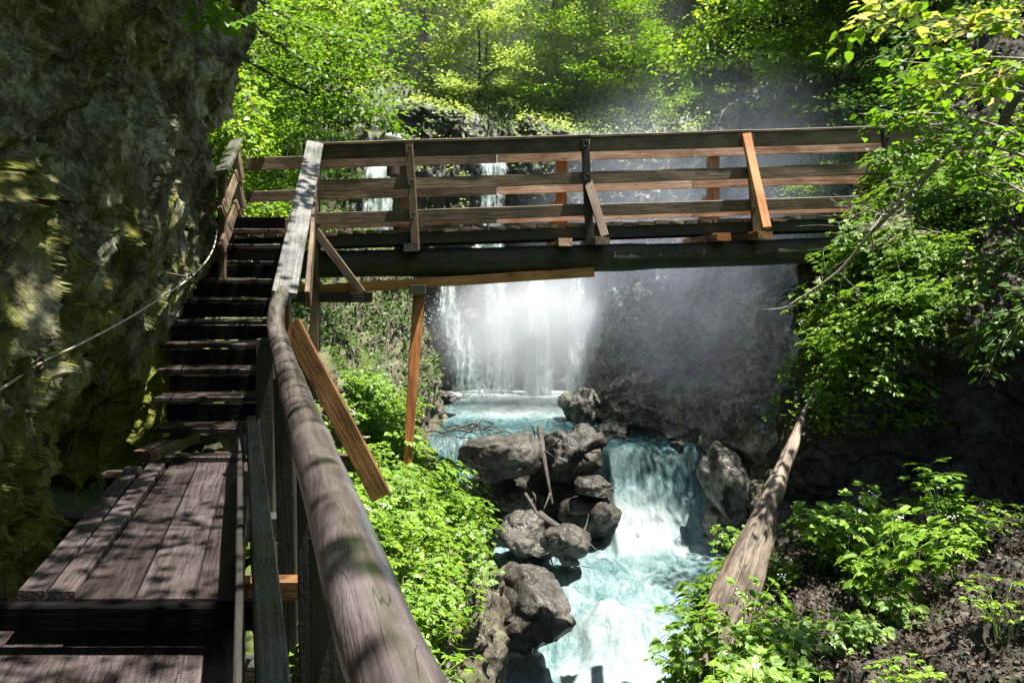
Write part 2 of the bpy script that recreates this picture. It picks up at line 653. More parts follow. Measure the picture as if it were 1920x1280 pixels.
def tube_pts(pts, radii, n=14, wob=0.0, seed=0, nu=None, cap=True):
    P = crom(np.array([tuple(p) for p in pts]), nu or len(pts) * 8, 0)
    R = crom(np.array(radii, dtype=float).reshape(-1, 1), len(P), 0)[:, 0]
    T = np.gradient(P, axis=0)
    T /= np.linalg.norm(T, axis=1, keepdims=True) + 1e-9
    ref = np.array([0, 0, 1.0]) if abs(T[:, 2]).mean() < .85 else np.array([0, 1.0, 0])
    A = np.cross(np.broadcast_to(ref, T.shape), T)
    A /= np.linalg.norm(A, axis=1, keepdims=True) + 1e-9
    B = np.cross(T, A)
    th = np.linspace(0, 2 * np.pi, n, endpoint=False)
    ring = A[:, None] * np.cos(th)[None, :, None] + B[:, None] * np.sin(th)[None, :, None]
    rr = R[:, None]
    vs = P[:, None] + ring * rr[..., None]
    if wob:
        q = vs * (1.6 / max(R.max(), .02) * .25) + seed
        vs = vs + ring * (wob * rr * vnoise(q, 8))[..., None]
    m = len(P)
    i = np.arange(m * n).reshape(m, n)
    j = np.roll(i, -1, axis=1)
    f = np.stack([i[:-1], j[:-1], j[1:], i[1:]], -1).reshape(-1, 4)
    vs = vs.reshape(-1, 3)
    if cap:
        vs = np.vstack([vs, P[0], P[-1]])
        a, b = m * n, m * n + 1
        c0 = np.stack([np.full(n, a), j[0], i[0], np.full(n, a)], -1)
        f = np.vstack([f, np.stack([j[0], i[0], np.full(n, a), np.full(n, a)], -1)[:0]])
        half = np.arange(0, n, 2)
        c0 = np.stack([np.full(len(half), a), i[0][(half + 2) % n], i[0][(half + 1) % n], i[0][half]], -1)
        c1 = np.stack([np.full(len(half), b), i[-1][half], i[-1][(half + 1) % n], i[-1][(half + 2) % n]], -1)
        f = np.vstack([f, c0, c1])
    return vs, f


def tube(name, pts, radii, mat, parent=None, n=14, wob=.06, axis_local=False, nu=None):
    v, f = tube_pts(pts, radii, n, wob, random.random() * 30, nu)
    if axis_local:
        p0, p1 = Vector(pts[0]), Vector(pts[-1])
        x = (p1 - p0).normalized()
        y = Vector((0, 0, 1)).cross(x).normalized()
        z = x.cross(y)
        mw = Matrix(((x.x, y.x, z.x, 0), (x.y, y.y, z.y, 0), (x.z, y.z, z.z, 0), (0, 0, 0, 1)))
        mw.translation = (p0 + p1) / 2
        inv = np.array(mw.inverted())
        v = v @ inv[:3, :3].T + inv[:3, 3]
    else:
        mw = Matrix.Translation(Vector(pts[0]))
        v = v - np.array(tuple(pts[0]))
    return link(name, mesh_np(name, v, f, mat), parent, mw)


def xr_(d):      # right edge of the walkway
    return -1.23 - .325 * (d - 3.67)


# ---- lower boardwalk
bw = thing('boardwalk', (-1.2, 2.6, -1.8), 'wet dark lower boardwalk section nearest the viewer, one step down', 'boardwalk')
for k in range(5):
    o0, o1 = k * .262 + .004, (k + 1) * .262
    dn, df = .6, 3.86 + .03 * random.random()
    c0, c1 = -(o0 + o1) / 2, -(o0 + o1) / 2
    beam('board', (xr_(dn) + c0, dn, -1.745), (xr_(df) + c1, df, -1.745), .258, .05, M['deckwood'], bw, rough=.004, square=True)
for d in (1.2, 2.6, 3.6):
    beam('joist', (xr_(d) - 1.5, d, -1.85), (xr_(d) + .12, d, -1.85), .12, .15, M['darkwood'], bw)

# ---- upper boardwalk
bw2 = thing('boardwalk', (-1.9, 4.9, -1.6), 'upper boardwalk of long wet planks dappled with sun, ending at the stair foot', 'boardwalk')
near = [-1.225, -1.44, -1.71, -1.985]
far = [-2.0, -2.19, -2.41, -2.62]
for k in range(3):
    g = .003
    a0, a1, b0, b1 = near[k], near[k + 1], far[k], far[k + 1]
    beam('board', ((a0 + a1) / 2, 3.6, -1.525), ((b0 + b1) / 2, 6.12, -1.525), abs(a0 - a1) * .95 - g, .05, M['deckwood'], bw2, w1=abs(b0 - b1) * .95 - g, square=True)
for k, (a, b) in enumerate(((-2.05, -2.675), (-2.185, -2.80))):
    beam('edge_board', (a, 3.62, -1.5), (b, 6.0 - .1 * k, -1.5), .12, .055, M['deckwood'], bw2, square=True)
beam('joist', (-2.75, 3.56, -1.56), (-1.13, 3.56, -1.56), .07, .105, M['shadewood'], bw2)
beam('joist', (-3.0, 5.0, -1.63), (-1.3, 5.0, -1.63), .12, .15, M['darkwood'], bw2)
beam('joist', (-3.1, 6.05, -1.63), (-1.6, 6.05, -1.63), .12, .15, M['darkwood'], bw2)
beam('stringer', (-1.16, 3.7, -1.66), (-1.95, 6.1, -1.66), .06, .2, M['darkwood'], bw2)

# ---- staircase
st = thing('staircase', (-2.6, 8.0, -1.5), 'steep wooden open stairs of wet plank treads along the cliff', 'stairs')


def tread_right(d):
    return -2.0 - .215 * (d - 6.1)


beam('tread', (-2.66, 6.18, -1.48), (-2.0, 6.18, -1.48), .13, .05, M['treadwood'], st)
for k in range(1, 11):
    d = 6.45 + .335 * (k - 1)
    z = -1.5 + .195 * k
    xr = tread_right(d) - .02
    ln = 1.0 if k > 3 else .78 + .05 * k
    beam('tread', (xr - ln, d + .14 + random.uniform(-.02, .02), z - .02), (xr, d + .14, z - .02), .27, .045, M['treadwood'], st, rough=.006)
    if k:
        beam('gap_shade_board', (xr - ln + .02, d + .26, z + .085), (xr - .03, d + .26, z + .085), .025, .14, M['shadewood'], st)  # board added behind each open tread, coloured as the shade in the gap
for off in (.0,):
    beam('stringer', (tread_right(6.2) + off, 6.2, -1.62), (tread_right(9.6) + off, 9.6, .24), .055, .24, M['darkwood'], st)
bl = thing('timber_block', V(302, 850, 6.35), 'short squared timber offcut lying left of the stair foot', 'timber')
beam('offcut', (-2.86, 6.15, -1.47), (-2.72, 6.75, -1.43), .16, .09, M['mosswood'], bl)
bl2 = thing('timber_plank', V(232, 886, 5.9), 'narrow plank end poking out under the cliff beside the boardwalk', 'plank')
beam('plank', V(200, 889, 5.95), V(262, 884, 5.95), .1, .03, M['mosswood'], bl2)

# ---- handrail along the walkway and stairs
hr = thing('handrail', (-1.0, 3.6, -1.5), 'smooth round log handrail with plank rails climbing beside the stairs', 'handrail')
LOGP = [V(800, 1400, .93), V(728, 1250, 1.12), V(668, 1080, 1.44), V(596, 865, 2.32), V(560, 760, 3.2), V(531, 668, 4.6), V(517, 610, 5.5), V(521, 567, 6.0), V(531, 548, 6.25)]
tube('log_rail', LOGP, [.059, .060, .062, .064, .065, .063, .061, .059, .057], M['logwood'], hr, n=28, wob=.05, nu=120, axis_local=True)
A, B = V(533, 552, 6.2), V(591, 269, 9.35)
beam('plank_rail', A, B, .19, .05, M['greywood'], hr, up=(.25, -.35, 1), rough=.003)
beam('side_board', A + Vector((.12, .25, -.05)), B + Vector((.02, .05, -.16)), .04, .15, M['mosswood'], hr, up=(0, -.3, 1))
# posts
beam('post', (-2.33, 9.42, -1.0), (-2.33, 9.42, 1.36), .1, .13, M['mosswood'], hr, up=(0, 1, 0))
beam('post', (-1.86, 6.35, -2.1), (-1.80, 6.3, -.3), .10, .1, M['bracewood'], hr, up=(0, 1, 0))
beam('post', (-1.77, 5.75, -2.3), (-1.77, 5.75, -.52), .13, .12, M['darkwood'], hr, up=(0, 1, 0))
beam('post', (-.66, 2.72, -2.6), (-.68, 2.72, -.62), .09, .09, M['darkwood'], hr, up=(0, 1, 0))
beam('post', (-1.18, 4.3, -2.5), (-1.23, 4.3, -.6), .1, .1, M['darkwood'], hr, up=(0, 1, 0))
beam('post', (-.42, 1.9, -2.6), (-.43, 1.9, -.64), .09, .09, M['darkwood'], hr, up=(0, 1, 0))
# mid rail on edge with a broad top, lower rail, kick board
beam('mid_rail', (-.25, 1.0, -1.17), (-1.89, 5.8, -1.17), .085, .17, M['greywood'], hr)
beam('mid_rail', (-.36, 1.05, -1.3), (-1.95, 5.72, -1.3), .03, .30, M['darkwood'], hr)
beam('kick_board', (-.45, 1.2, -1.53), (-1.42, 4.2, -1.53), .028, .16, M['mosswood'], hr)
# stair side middle rail
beam('mid_rail', (-1.92, 6.3, -.85), (-2.36, 9.4, .85), .04, .14, M['darkwood'], hr)
# outriggers and braces
beam('outrigger', (-2.4, 6.45, -1.56), V(697, 868, 6.45), .1, .13, M['mosswood'], hr)
beam('brace', V(545, 606, 6.42), V(716, 932, 6.35), .165, .045, M['bracewood'], hr, up=(0, 1, 0))
beam('outrigger', (-3.0, 9.45, -.36), V(697, 557, 9.45), .1, .12, M['darkwood'], hr)
beam('brace', V(592, 432, 9.36), V(678, 549, 9.36), .1, .06, M['mosswood'], hr, up=(0, 1, 0))
beam('outrigger', (-1.7, 4.0, -1.62), V(568, 1100, 4.0), .1, .1, M['bracewood'], hr)

# ---- small left railing at the stair top
lr = thing('railing', (-3.4, 9.4, .45), 'short sloping mossy plank railing against the cliff at the stair top', 'railing')
beam('post', (-3.46, 10.2, .1), (-3.52, 10.2, 1.52), .09, .09, M['mosswood'], lr, up=(0, 1, 0))
for dz, wd in ((0, .17), (-.42, .12), (-.8, .12)):
    beam('rail', (-3.03, 8.3, .98 + dz), (-3.5, 10.12, 1.6 + dz), .045 if dz else .15, wd if dz else .05, M['greywood'] if dz == 0 else M['mosswood'], lr, up=(-.3, -.2, 1))
for k in range(4):
    z = 1.42 - .36 * k
    beam('picket', (-3.42 + .02 * k, 9.9, z), (-3.36 + .02 * k, 9.9, z - .33), .05, .1, M['mosswood'], lr, up=(0, 1, 0))
beam('post', (-3.16, 8.7, -.4), (-3.16, 8.7, 1.0), .08, .08, M['mosswood'], lr, up=(0, 1, 0))

# ---- footbridge
fb = thing('footbridge', (1.0, 10.0, .35), 'long mossy timber footbridge with three-board railings spanning the gorge', 'footbridge')
XA, XB = -2.36, 5.2
NY, FY = 9.4, 10.55


def bz(x, z):      # the bridge climbs a little to the right
    return z + .033 * (x + 1.2)


def yy(x, y):
    return y + .02 * (x + 1.2)


joint = [-2.36, .92, 5.2]
for a, b in zip(joint[:-1], joint[1:]):
    for z0, h in ((1.375, .165), (.985, .14), (.60, .14)):
        beam('rail', (a + .005, yy(a, NY), bz(a, z0)), (b - .005, yy(b, NY), bz(b, z0) + random.uniform(-.008, .008)), .045, h, M['mosswood'], fb, rough=.006)
    beam('cap_rail', (a + .005, yy(a, NY + .03), bz(a, 1.475)), (b - .005, yy(b, NY + .03), bz(b, 1.475)), .15, .035, M['mosswood'], fb)
for z0, h, dz in ((1.425, .165, 0), (.995, .145, 0), (.615, .145, 0)):
    for a, b in ((-3.5, -.2), (-.2, 2.4), (2.4, 5.4)):
        beam('rail', (a + .004, yy(a, FY), bz(a, z0)), (b - .004, yy(b, FY), bz(b, z0)), .045, h, M['pinkwood'] if a > -1 else M['mosswood'], fb, rough=.004,
             label='pale pinkish new board' if a > -1 else None)
v_, f_ = tube_pts([(0, .01, 0), (0, -.004, 0), (0, -.012, 0)], [.013, .013, .009], 8)
BOLT = mesh_np('bolt', v_, f_, M['iron'])
# near posts
for x0, x1, mt in ((-1.21, -1.13, 'mosswood'), (.86, .92, 'darkwood'), (2.80, 2.9, 'mosswood'), (4.45, 4.45, 'darkwood')):
    y0 = yy(x0, NY - .055)
    beam('post', (x0, y0, bz(x0, 1.44)), (x1, y0, bz(x0, .2)), .095, .075, M[mt], fb, up=(0, 1, 0))
    for z0 in (1.375, .985, .60):
        zc = bz(x0, z0)
        xc = x0 + (x1 - x0) * (1.44 - z0) / 1.24
        link('bolt', BOLT, fb, Matrix.Translation((xc + .012, y0 - .04, zc + .03)))
        link('bolt', BOLT, fb, Matrix.Translation((xc - .012, y0 - .04, zc - .03)))
beam('brace', (.9, NY + .0, bz(.9, .92)), (1.06, NY - .32, bz(.9, .27)), .1, .08, M['mosswood'], fb, up=(0, 1, .3))
beam('brace', (2.76, NY + .0, bz(2.9, 1.42)), (2.88, NY - .38, bz(2.9, .30)), .1, .085, M['freshwood'], fb, up=(0, 1, .3), label='bright orange new brace')
# far posts
for x0, mt in ((-1.42, 'mosswood'), (.66, 'freshwood'), (2.70, 'pinkwood'), (4.72, 'mosswood')):
    y0 = yy(x0, FY + .07)
    beam('post', (x0, y0, bz(x0, 1.5)), (x0, y0, bz(x0, .2)), .15, .1, M[mt], fb, up=(0, 1, 0))
    beam('brace', (x0 - .09, y0, bz(x0, .8)), (x0 - .14, y0 + .3, bz(x0, .25)), .1, .06, M[mt], fb, up=(0, 1, .3))
# deck boards
x = XA - .9
while x < 5.3:
    wdt = random.uniform(.16, .2)
    ov = random.uniform(.0, .012)
    beam('deck_board', (x + wdt / 2, NY - .02 - ov + .02 * (x + 1.2), bz(x, .425) + random.uniform(-.006, .012)), (x + wdt / 2, FY + .04 + .02 * (x + 1.2), bz(x, .425)), wdt - .012, .045, M['mosswood'], fb, seg=4)
    x += wdt
# edge joists
for y in (NY + .05, FY - .08):
    beam('joist', (XA, yy(XA, y), bz(XA, .335)), (5.3, yy(5.3, y), bz(5.3, .335)), .08, .13, M['darkwood'], fb)
# crossbeams
for x0, mt in ((-1.17, 'darkwood'), (.62, 'pinkwood'), (1.02, 'mosswood'), (2.45, 'freshwood'), (2.86, 'bracewood'), (4.5, 'darkwood')):
    beam('crossbeam', (x0, NY - (.42 if x0 in (1.02, 2.86) else .2), bz(x0, .225)), (x0, FY + .5, bz(x0, .225)), .16, .09, M[mt], fb)


def round_beam(y, mt):
    pts = [(XA - .7, y, bz(XA, .05)), (0, y + .03, bz(0, .035)), (2.5, y + .06, bz(2.5, .03)), (5.6, y + .1, bz(5.6, .06))]
    return tube('log_beam', pts, [.165, .165, .155, .14], M[mt], fb, n=20, wob=.08, axis_local=True, nu=60)


round_beam(NY + .16, 'beamwood')
round_beam(FY - .16, 'beamwood')
beam('sub_beam', V(560, 545, 9.5), V(1113, 510, 9.5), .13, .115, M['freshwood'], fb, label='bright orange new support beam')
beam('headstock', (-1.11, NY - .12, -.27), (-1.11, FY + .1, -.27), .19, .11, M['darkwood'], fb)
beam('support_post', V(786, 545, 9.5), V(761, 912, 9.15), .135, .1, M['freshwood'], fb, up=(0, 1, 0), w1=.085, label='slender orange prop standing on the bank')


# ================================================================ TERRAIN
def structure(name, G, mat, flip=False, kind='structure', label=None, cat=None):
    nu, nv = G.shape[:2]
    f = grid_faces(nu, nv)
    if flip:
        f = f[:, ::-1]
    o = link(name, mesh_np(name, G.reshape(-1, 3), f, mat))
    return tag(o, label, cat, None, kind)


def rockdisp(big=.3, mid=.12, small=.035, sc=1.0, stretch=(1, 1, 1), warp=.3, seed=0, crack=.06):
    def f(G, N):
        p = G * np.array(stretch) * sc
        wv = np.stack([vnoise(p * .9, seed + 40), vnoise(p * .9, seed + 41), vnoise(p * .9, seed + 42)], -1)
        q = p + wv * warp
        d = big * fbm(q * .7, 3, seed + 1)
        d = d + mid * ridged(q * 1.7, 4, seed + 5, .55)
        f1, f2, val = worley(q * 1.6, seed + 3)
        d = d + mid * .9 * (val - .5) - crack * np.exp(-((f2 - f1) / .12) ** 2)
        f1, f2, val = worley(q * 4.1, seed + 13)
        d = d + small * 1.5 * (val - .5) - crack * .4 * np.exp(-((f2 - f1) / .1) ** 2)
        d = d + small * ridged(q * 6.5, 4, seed + 9, .6)
        return G + N * d[..., None]
    return f


# ---- the cliff over the walkway (left)
def cliff_x(d, z):
    xb = np.interp(d, [-4, 0, 2, 4, 5, 6, 7, 8, 8.9, 9.4, 10.2, 11.5, 14], [-1.55, -1.95, -2.2, -2.55, -2.75, -2.95, -3.05, -3.18, -3.32, -3.5, -4.4, -6.2, -9])
    near = np.interp(z, [-3.2, -1.9, -1.2, -.4, .5, 1.5, 2.7, 4.2, 5.2, 6.0, 6.3], [-.3, -.3, -.22, -.08, 0, .0, .42, .95, .9, -.6, -4])
    farr = np.interp(z, [-3.2, -1.9, -1.2, -.4, .5, 1.5, 2.7, 4.2, 5.2, 6.0, 6.3], [-1.4, -1.3, -.9, -.25, 0, -.03, .38, .95, .9, -.6, -4])
    t = sstep(5.0, 6.0, d) * (1 - .93 * sstep(6.5, 7.5, d))
    return xb + near * (1 - t) + farr * t - .2 * sstep(6.8, 8.0, d)


def cliff_disp(G, N):
    # drapery ribs running down and towards the viewer
    p = G.copy()
    u = p[..., 1] * .72 - p[..., 2] * .55      # across the ribs
    s = p[..., 1] * .55 + p[..., 2] * .72      # along the ribs
    wv = np.stack([vnoise(p * 1.1, 70), vnoise(p * 1.1, 71), vnoise(p * 1.1, 72)], -1) * .35
    q = np.stack([p[..., 0] * 1.0, u * 1.75, s * .62], -1) + wv
    d = .34 * fbm(p * .6, 3, 1)
    for fq, am, sd in ((1.25, .40, 3), (2.9, .24, 23), (6.5, .085, 43)):      # scalloped hollows with sharp crests
        f1, f2, val = worley(q * fq + .25 * fbm(q * fq * .8, 2, sd)[..., None], sd)
        d = d + am * (np.minimum(f1, 1.0) ** 1.2 - .4) + am * (.45 if fq < 2 else .6) * (val - .5)
    d = d + .04 * ridged(q * 8.0, 3, 33, .6)
    k = np.clip(1 - np.abs(G[..., 1] - 7.5) / 2.5, 0, 1)
    return G + N * np.where(d > 0, d * (1 - .35 * k), d)[..., None]


dd = np.concatenate([np.linspace(-4, 3.2, 60), np.linspace(3.25, 10.2, 640), np.linspace(10.3, 14, 50)])
zz = np.concatenate([np.linspace(-3.2, 3.4, 560), np.linspace(3.45, 6.3, 60)])
D, Z = np.meshgrid(dd, zz, indexing='ij')
G = np.stack([cliff_x(D, Z), D, Z], -1)
N = grid_normals(G)
if N[300, 200, 0] < 0:
    N = -N
G = cliff_disp(G, N)
CLIFF = structure('cliff', G, M['cliff'], label='tall dark mossy limestone cliff overhanging the stairs', cat='cliff')

CLG = G.reshape(-1, 3)
CLIFF.data.polygons.foreach_set('use_smooth', np.zeros(len(CLIFF.data.polygons), dtype=bool))
# ---- rope and its eye bolts
rp = [V(-60, 760, 3.9), V(0, 730, 4.0), V(75, 681, 4.15), V(150, 645, 4.5), V(240, 597, 5.0), V(310, 553, 5.6), V(357, 520, 6.1), V(388, 488, 6.8), V(402, 460, 7.4), V(407, 432, 8.0)]
from mathutils.bvhtree import BVHTree
BV = BVHTree.FromPolygons([tuple(p) for p in CLG], [tuple(int(q) for q in f_) for f_ in grid_faces(*G.shape[:2])])


def before_cliff(p, gap):
    h_ = BV.ray_cast(Vector((0, 0, 0)), p.normalized())
    return p if h_[0] is None or h_[3] - gap > p.length else p.normalized() * (h_[3] - gap)


rp = [before_cliff(p, .06) for p in rp]
ro = tube('rope', rp, [.0065] * len(rp), M['rope'], None, n=8, wob=0, nu=90)
tag(ro, 'pale rope strung along the mossy cliff face', 'rope')
for (px, py, d), lb in (((75, 681, 4.15), 'rusty eye bolt holding the rope low on the cliff'), ((357, 520, 6.1), 'rusty eye bolt holding the rope near the stairs')):
    c = before_cliff(V(px, py, d), .06)
    ring = [c + Vector((0, .03 * math.cos(a), .03 * math.sin(a) )) + Vector((.0, 0, 0)) for a in np.linspace(0, 2 * math.pi, 13)]
    v, f = tube_pts(ring, [.007] * 13, 6)
    hit = BV.find_nearest(c)[0]
    v2, f2 = tube_pts([c + (hit - c).normalized() * .03, c + (hit - c).normalized() * min(.16, (hit - c).length + .04)], [.01, .01], 6)
    o = link('eye_bolt', mesh_np('eye_bolt', np.vstack([v, v2]) - np.array(tuple(c)), np.vstack([f, f2 + len(v)]), M['iron']), None, Matrix.Translation(c))
    tag(o, lb, 'eye bolt')

# ---- left bank below the walkway
LB = [
    (1.0, [(-2.6, -2.3), (-1.2, -2.3), (-.5, -2.6), (-.15, -3.3), (0, -4.2), (.1, -6.2)]),
    (3.0, [(-3.2, -2.1), (-1.5, -2.1), (-.75, -2.5), (-.4, -3.1), (-.2, -4.0), (0, -6.2)]),
    (5.0, [(-3.6, -2.2), (-2.0, -2.2), (-1.15, -2.6), (-.6, -3.1), (-.3, -4.0), (-.15, -6.2)]),
    (7.0, [(-4.0, -2.1), (-2.3, -2.1), (-1.35, -2.5), (-.68, -3.0), (-.4, -3.9), (-.25, -6.2)]),
    (9.0, [(-4.3, -1.5), (-2.5, -1.5), (-1.5, -2.6), (-.45, -3.1), (-.2, -3.7), (-.15, -6.2)]),
    (10.5, [(-4.6, -1.0), (-2.8, -1.1), (-1.8, -2.3), (-.5, -3.0), (-.25, -3.7), (-.1, -6.2)]),
    (12.0, [(-5.0, -.7), (-3.3, -1.0), (-2.4, -1.95), (-1.3, -2.9), (-.9, -3.7), (-.6, -6.2)]),
    (14.0, [(-5.4, -.2), (-3.9, -.6), (-2.9, -1.4), (-2.0, -2.7), (-1.5, -3.8), (-1.2, -6.2)]),
    (17.0, [(-6.5, 1.2), (-4.6, .1), (-3.6, -1.2), (-2.7, -2.6), (-2.2, -3.7), (-1.9, -6.2)]),
    (20.0, [(-7, 2.5), (-4.8, 1.3), (-3.0, .2), (-2.45, -1.2), (-2.05, -2.5), (-1.65, -4.4)]),
    (21.5, [(-7.5, 3.5), (-5.2, 1.9), (-3.3, .4), (-2.5, -1.2), (-2.2, -2.5), (-1.9, -4.4)]),
    (23.5, [(-8.5, 4.5), (-6.2, 3.0), (-4.6, .6), (-3.9, -1.2), (-3.5, -2.6), (-3.2, -4.4)]),
    (26.5, [(-9.5, 5.5), (-7.5, 4.0), (-6.0, 1.0), (-5.0, -1.2), (-4.4, -2.6), (-4.0, -4.4)]),
]
G, N = loft([[(x, d, z) for x, z in p] for d, p in LB], 460, 190, rockdisp(.22, .13, .04, 1.2, seed=100))
if N[100, 60, 2] < 0:
    N = -N
LBG, LBN = G, N
structure('riverbank', G, M['bankrock'], label='steep rocky riverbank under the walkway', cat='riverbank')

# ---- right rock wall behind the stream
RW = []
for d, x0, zf, k in ((10.5, 5.6, -6.0, .8), (13, 4.95, -6.0, .8), (15, 4.65, -6.0, .8), (16.3, 4.1, -6.0, .8), (17.2, 4.1, -6.0, .85), (18.1, 4.0, -5.0, .9), (19.0, 2.6, -4.6, 1.1),
                     (20.3, 1.85, -4.5, .9), (21.6, 1.75, -4.5, .5), (23.3, 2.25, -4.5, .35), (24.8, 2.75, -4.5, .3), (27, 3.1, -4.5, .3)):
    RW.append([(x0, d, zf), (x0 + .15 * k, d, zf + .9), (x0 + .55 * k, d, -2.9), (x0 + 1.0 * k, d, -1.6), (x0 + 1.9 * k, d, -.2), (x0 + 2.9 * k, d + .1, 1.3), (x0 + 4.6 * k + .6, d + .3, 3.0), (x0 + 6.5 * k + 3, d + .6, 5.5)])
G, N = loft(RW, 420, 260, rockdisp(.42, .2, .06, .8, seed=200, crack=.1))
if N[200, 60, 0] > 0:
    N = -N
RWG, RWN = G, N
structure('gorge_wall', G, M['wallrock'], flip=True, label='wet dark conglomerate rock wall right of the stream', cat='rock wall')

# ---- near right bank: ledge of litter, dark wall, planted lip
NB = []
for x, pr in (
    (.95, [(1.5, -6.5), (4, -6.5), (5.2, -6.5), (5.6, -6.5), (5.7, -6.5), (5.8, -6.5), (5.9, -6.5), (6, -6.5), (6.1, -6.5)]),
    (1.2, [(1.5, -3.6), (4, -3.2), (5.0, -3.1), (5.4, -3.4), (5.6, -4.2), (5.7, -5.2), (5.8, -6.0), (5.9, -6.5), (6.1, -6.5)]),
    (1.6, [(1.5, -3.0), (4, -2.75), (5.2, -2.75), (6.2, -2.85), (6.5, -3.4), (6.6, -4.2), (6.7, -5.2), (6.8, -6.0), (6.9, -6.5)]),
    (2.2, [(1.5, -2.8), (4, -2.45), (5.4, -2.5), (7.2, -2.7), (7.7, -2.85), (7.9, -3.6), (8.0, -4.6), (8.1, -5.6), (8.2, -6.5)]),
    (2.7, [(1.5, -2.6), (4, -2.25), (5.6, -2.35), (7.4, -2.62), (8.2, -2.6), (8.6, -2.4), (9.1, -2.9), (9.3, -4.4), (9.4, -6.5)]),
    (3.2, [(1.5, -2.4), (4, -2.05), (5.6, -2.2), (7.4, -2.55), (8.2, -2.45), (8.2, -2.1), (8.3, -1.75), (9.4, -2.0), (9.8, -6.5)]),
    (3.6, [(1.5, -2.3), (4, -1.9), (5.6, -2.1), (7.4, -2.5), (8.2, -2.15), (8.1, -1.6), (7.9, -1.1), (8.8, -.65), (10.2, -.6)]),
    (4.1, [(1.5, -2.1), (4, -1.75), (5.6, -1.95), (7.4, -2.4), (8.2, -1.9), (8.0, -1.15), (7.5, -.6), (8.6, .0), (10.2, .25)]),
    (4.8, [(1.5, -1.9), (4, -1.6), (5.6, -1.75), (7.2, -2.2), (8.0, -1.7), (7.8, -.9), (7.2, -.2), (8.4, .75), (10.2, 1.3)]),
    (5.6, [(1.5, -1.4), (4, -1.3), (5.4, -1.45), (6.8, -1.8), (7.5, -1.3), (7.3, -.5), (6.7, .15), (8.0, 1.4), (10, 2.3)]),
    (7.0, [(1.5, -.6), (4, -.4), (5.2, -.6), (6.2, -.9), (6.6, -.3), (6.6, .5), (6.9, 1.0), (7.8, 2.5), (9.8, 4)]),
    (9.5, [(1.5, 1.5), (4, 1.6), (5.0, 1.6), (5.8, 1.5), (6.2, 2), (6.4, 2.6), (6.8, 3.2), (7.6, 4.5), (9.6, 6)]),
):
    NB.append([(x, d, z) for d, z in pr])
G, N = loft(NB, 330, 420, rockdisp(.16, .13, .04, 1.1, seed=300, crack=.07))
if N[200, 120, 2] < 0:
    N = -N
NBG, NBN = G, N
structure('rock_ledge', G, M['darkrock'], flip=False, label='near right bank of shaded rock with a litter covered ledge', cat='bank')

# ---- the cliff the water falls over
FC = []
for x, top, n in ((-10, 7.4, 0), (-7, 6.4, 0), (-5.6, 5.9, 0), (-4.9, 5.6, 0), (-4.2, 3.25, 1), (-3.5, 5.2, 0), (-2.4, 5.15, 0), (-1.5, 4.9, 0), (-.65, 3.5, 1), (.3, 4.75, 0), (1.5, 4.5, 0), (3, 4.1, 0), (5, 4.2, 0), (9, 5.5, 0)):
    k = .5 * n
    tb = np.interp(x, [-10, -5.2, .5, 3, 9], [7.4, 5.8, 4.9, 4.6, 5.6])
    FC.append([(x, 25.0 + k, -5.0), (x, 25.0 + k, -2.5), (x, 25.2 + k, -.5), (x, 25.0 + k, 1.2), (x, 25.3 + k, top - 1.2), (x, 25.4 + k, top - .25), (x, 25.9, top), (x, 27.2, tb + .1), (x, 31, tb + 2)])
G, N = loft(FC, 300, 200, rockdisp(.2, .12, .06, .9, seed=400, crack=.1))
if N[150, 60, 1] > 0:
    N = -N
FCG, FCN = G, N
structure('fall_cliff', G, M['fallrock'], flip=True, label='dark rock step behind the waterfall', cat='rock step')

# ---- hills all round as one sheet
ax = np.concatenate([-np.geomspace(160, 12, 40), np.linspace(-11.5, 14, 120), np.geomspace(15, 160, 40)])
ay = np.concatenate([-np.geomspace(160, 8, 24), np.linspace(-7, 45, 130), np.geomspace(47, 220, 36)])
X, Y = np.meshgrid(ax, ay, indexing='ij')
xl = np.interp(Y, [0, 10, 13, 20, 26], [-2.4, -3.0, -4.0, -4.6, -7])
xrr = np.interp(Y, [0, 8, 11, 17, 20, 26], [7.5, 5.2, 6.8, 6.2, 5.6, 5.2])
sl = np.interp(Y, [0, 9.5, 12.5], [.35, .35, 1.15])
hl = np.where(X < xl, np.interp(Y, [0, 11, 14, 20, 26], [-2.4, -2.3, -1.3, .6, 3]) + sl * (xl - X), -6.8)
hr_ = np.where(X > xrr, np.interp(Y, [0, 8, 12, 20, 26], [-1.2, -.5, .2, 1.0, 2.5]) + .95 * (X - xrr), -6.8)
hb = np.where(Y > 27.5, 3.6 + .72 * (Y - 27.5), -6.8)
H = np.maximum(np.maximum(hl, hr_), np.maximum(hb, np.where(Y < -2, -2.8, -6.8)))
H = np.minimum(H, 45 + .05 * np.abs(Y))
P = np.stack([X, Y, H], -1)
H = H + (H > -6) * (.5 * fbm(P * .35, 4, 500) + .15 * ridged(P * 1.4, 3, 510))
G = np.stack([X, Y, H], -1)
HILL = (ax, ay, H)
structure('terrain', G, M['forestfloor'], label='wooded mountainside around the gorge', cat='hillside')


def hill_z(x, y):
    i = np.clip(np.searchsorted(ax, x) - 1, 0, len(ax) - 2)
    j = np.clip(np.searchsorted(ay, y) - 1, 0, len(ay) - 2)
    u, v = (x - ax[i]) / (ax[i + 1] - ax[i]), (y - ay[j]) / (ay[j + 1] - ay[j])
    return (H[i, j] * (1 - u) + H[i + 1, j] * u) * (1 - v) + (H[i, j + 1] * (1 - u) + H[i + 1, j + 1] * u) * v


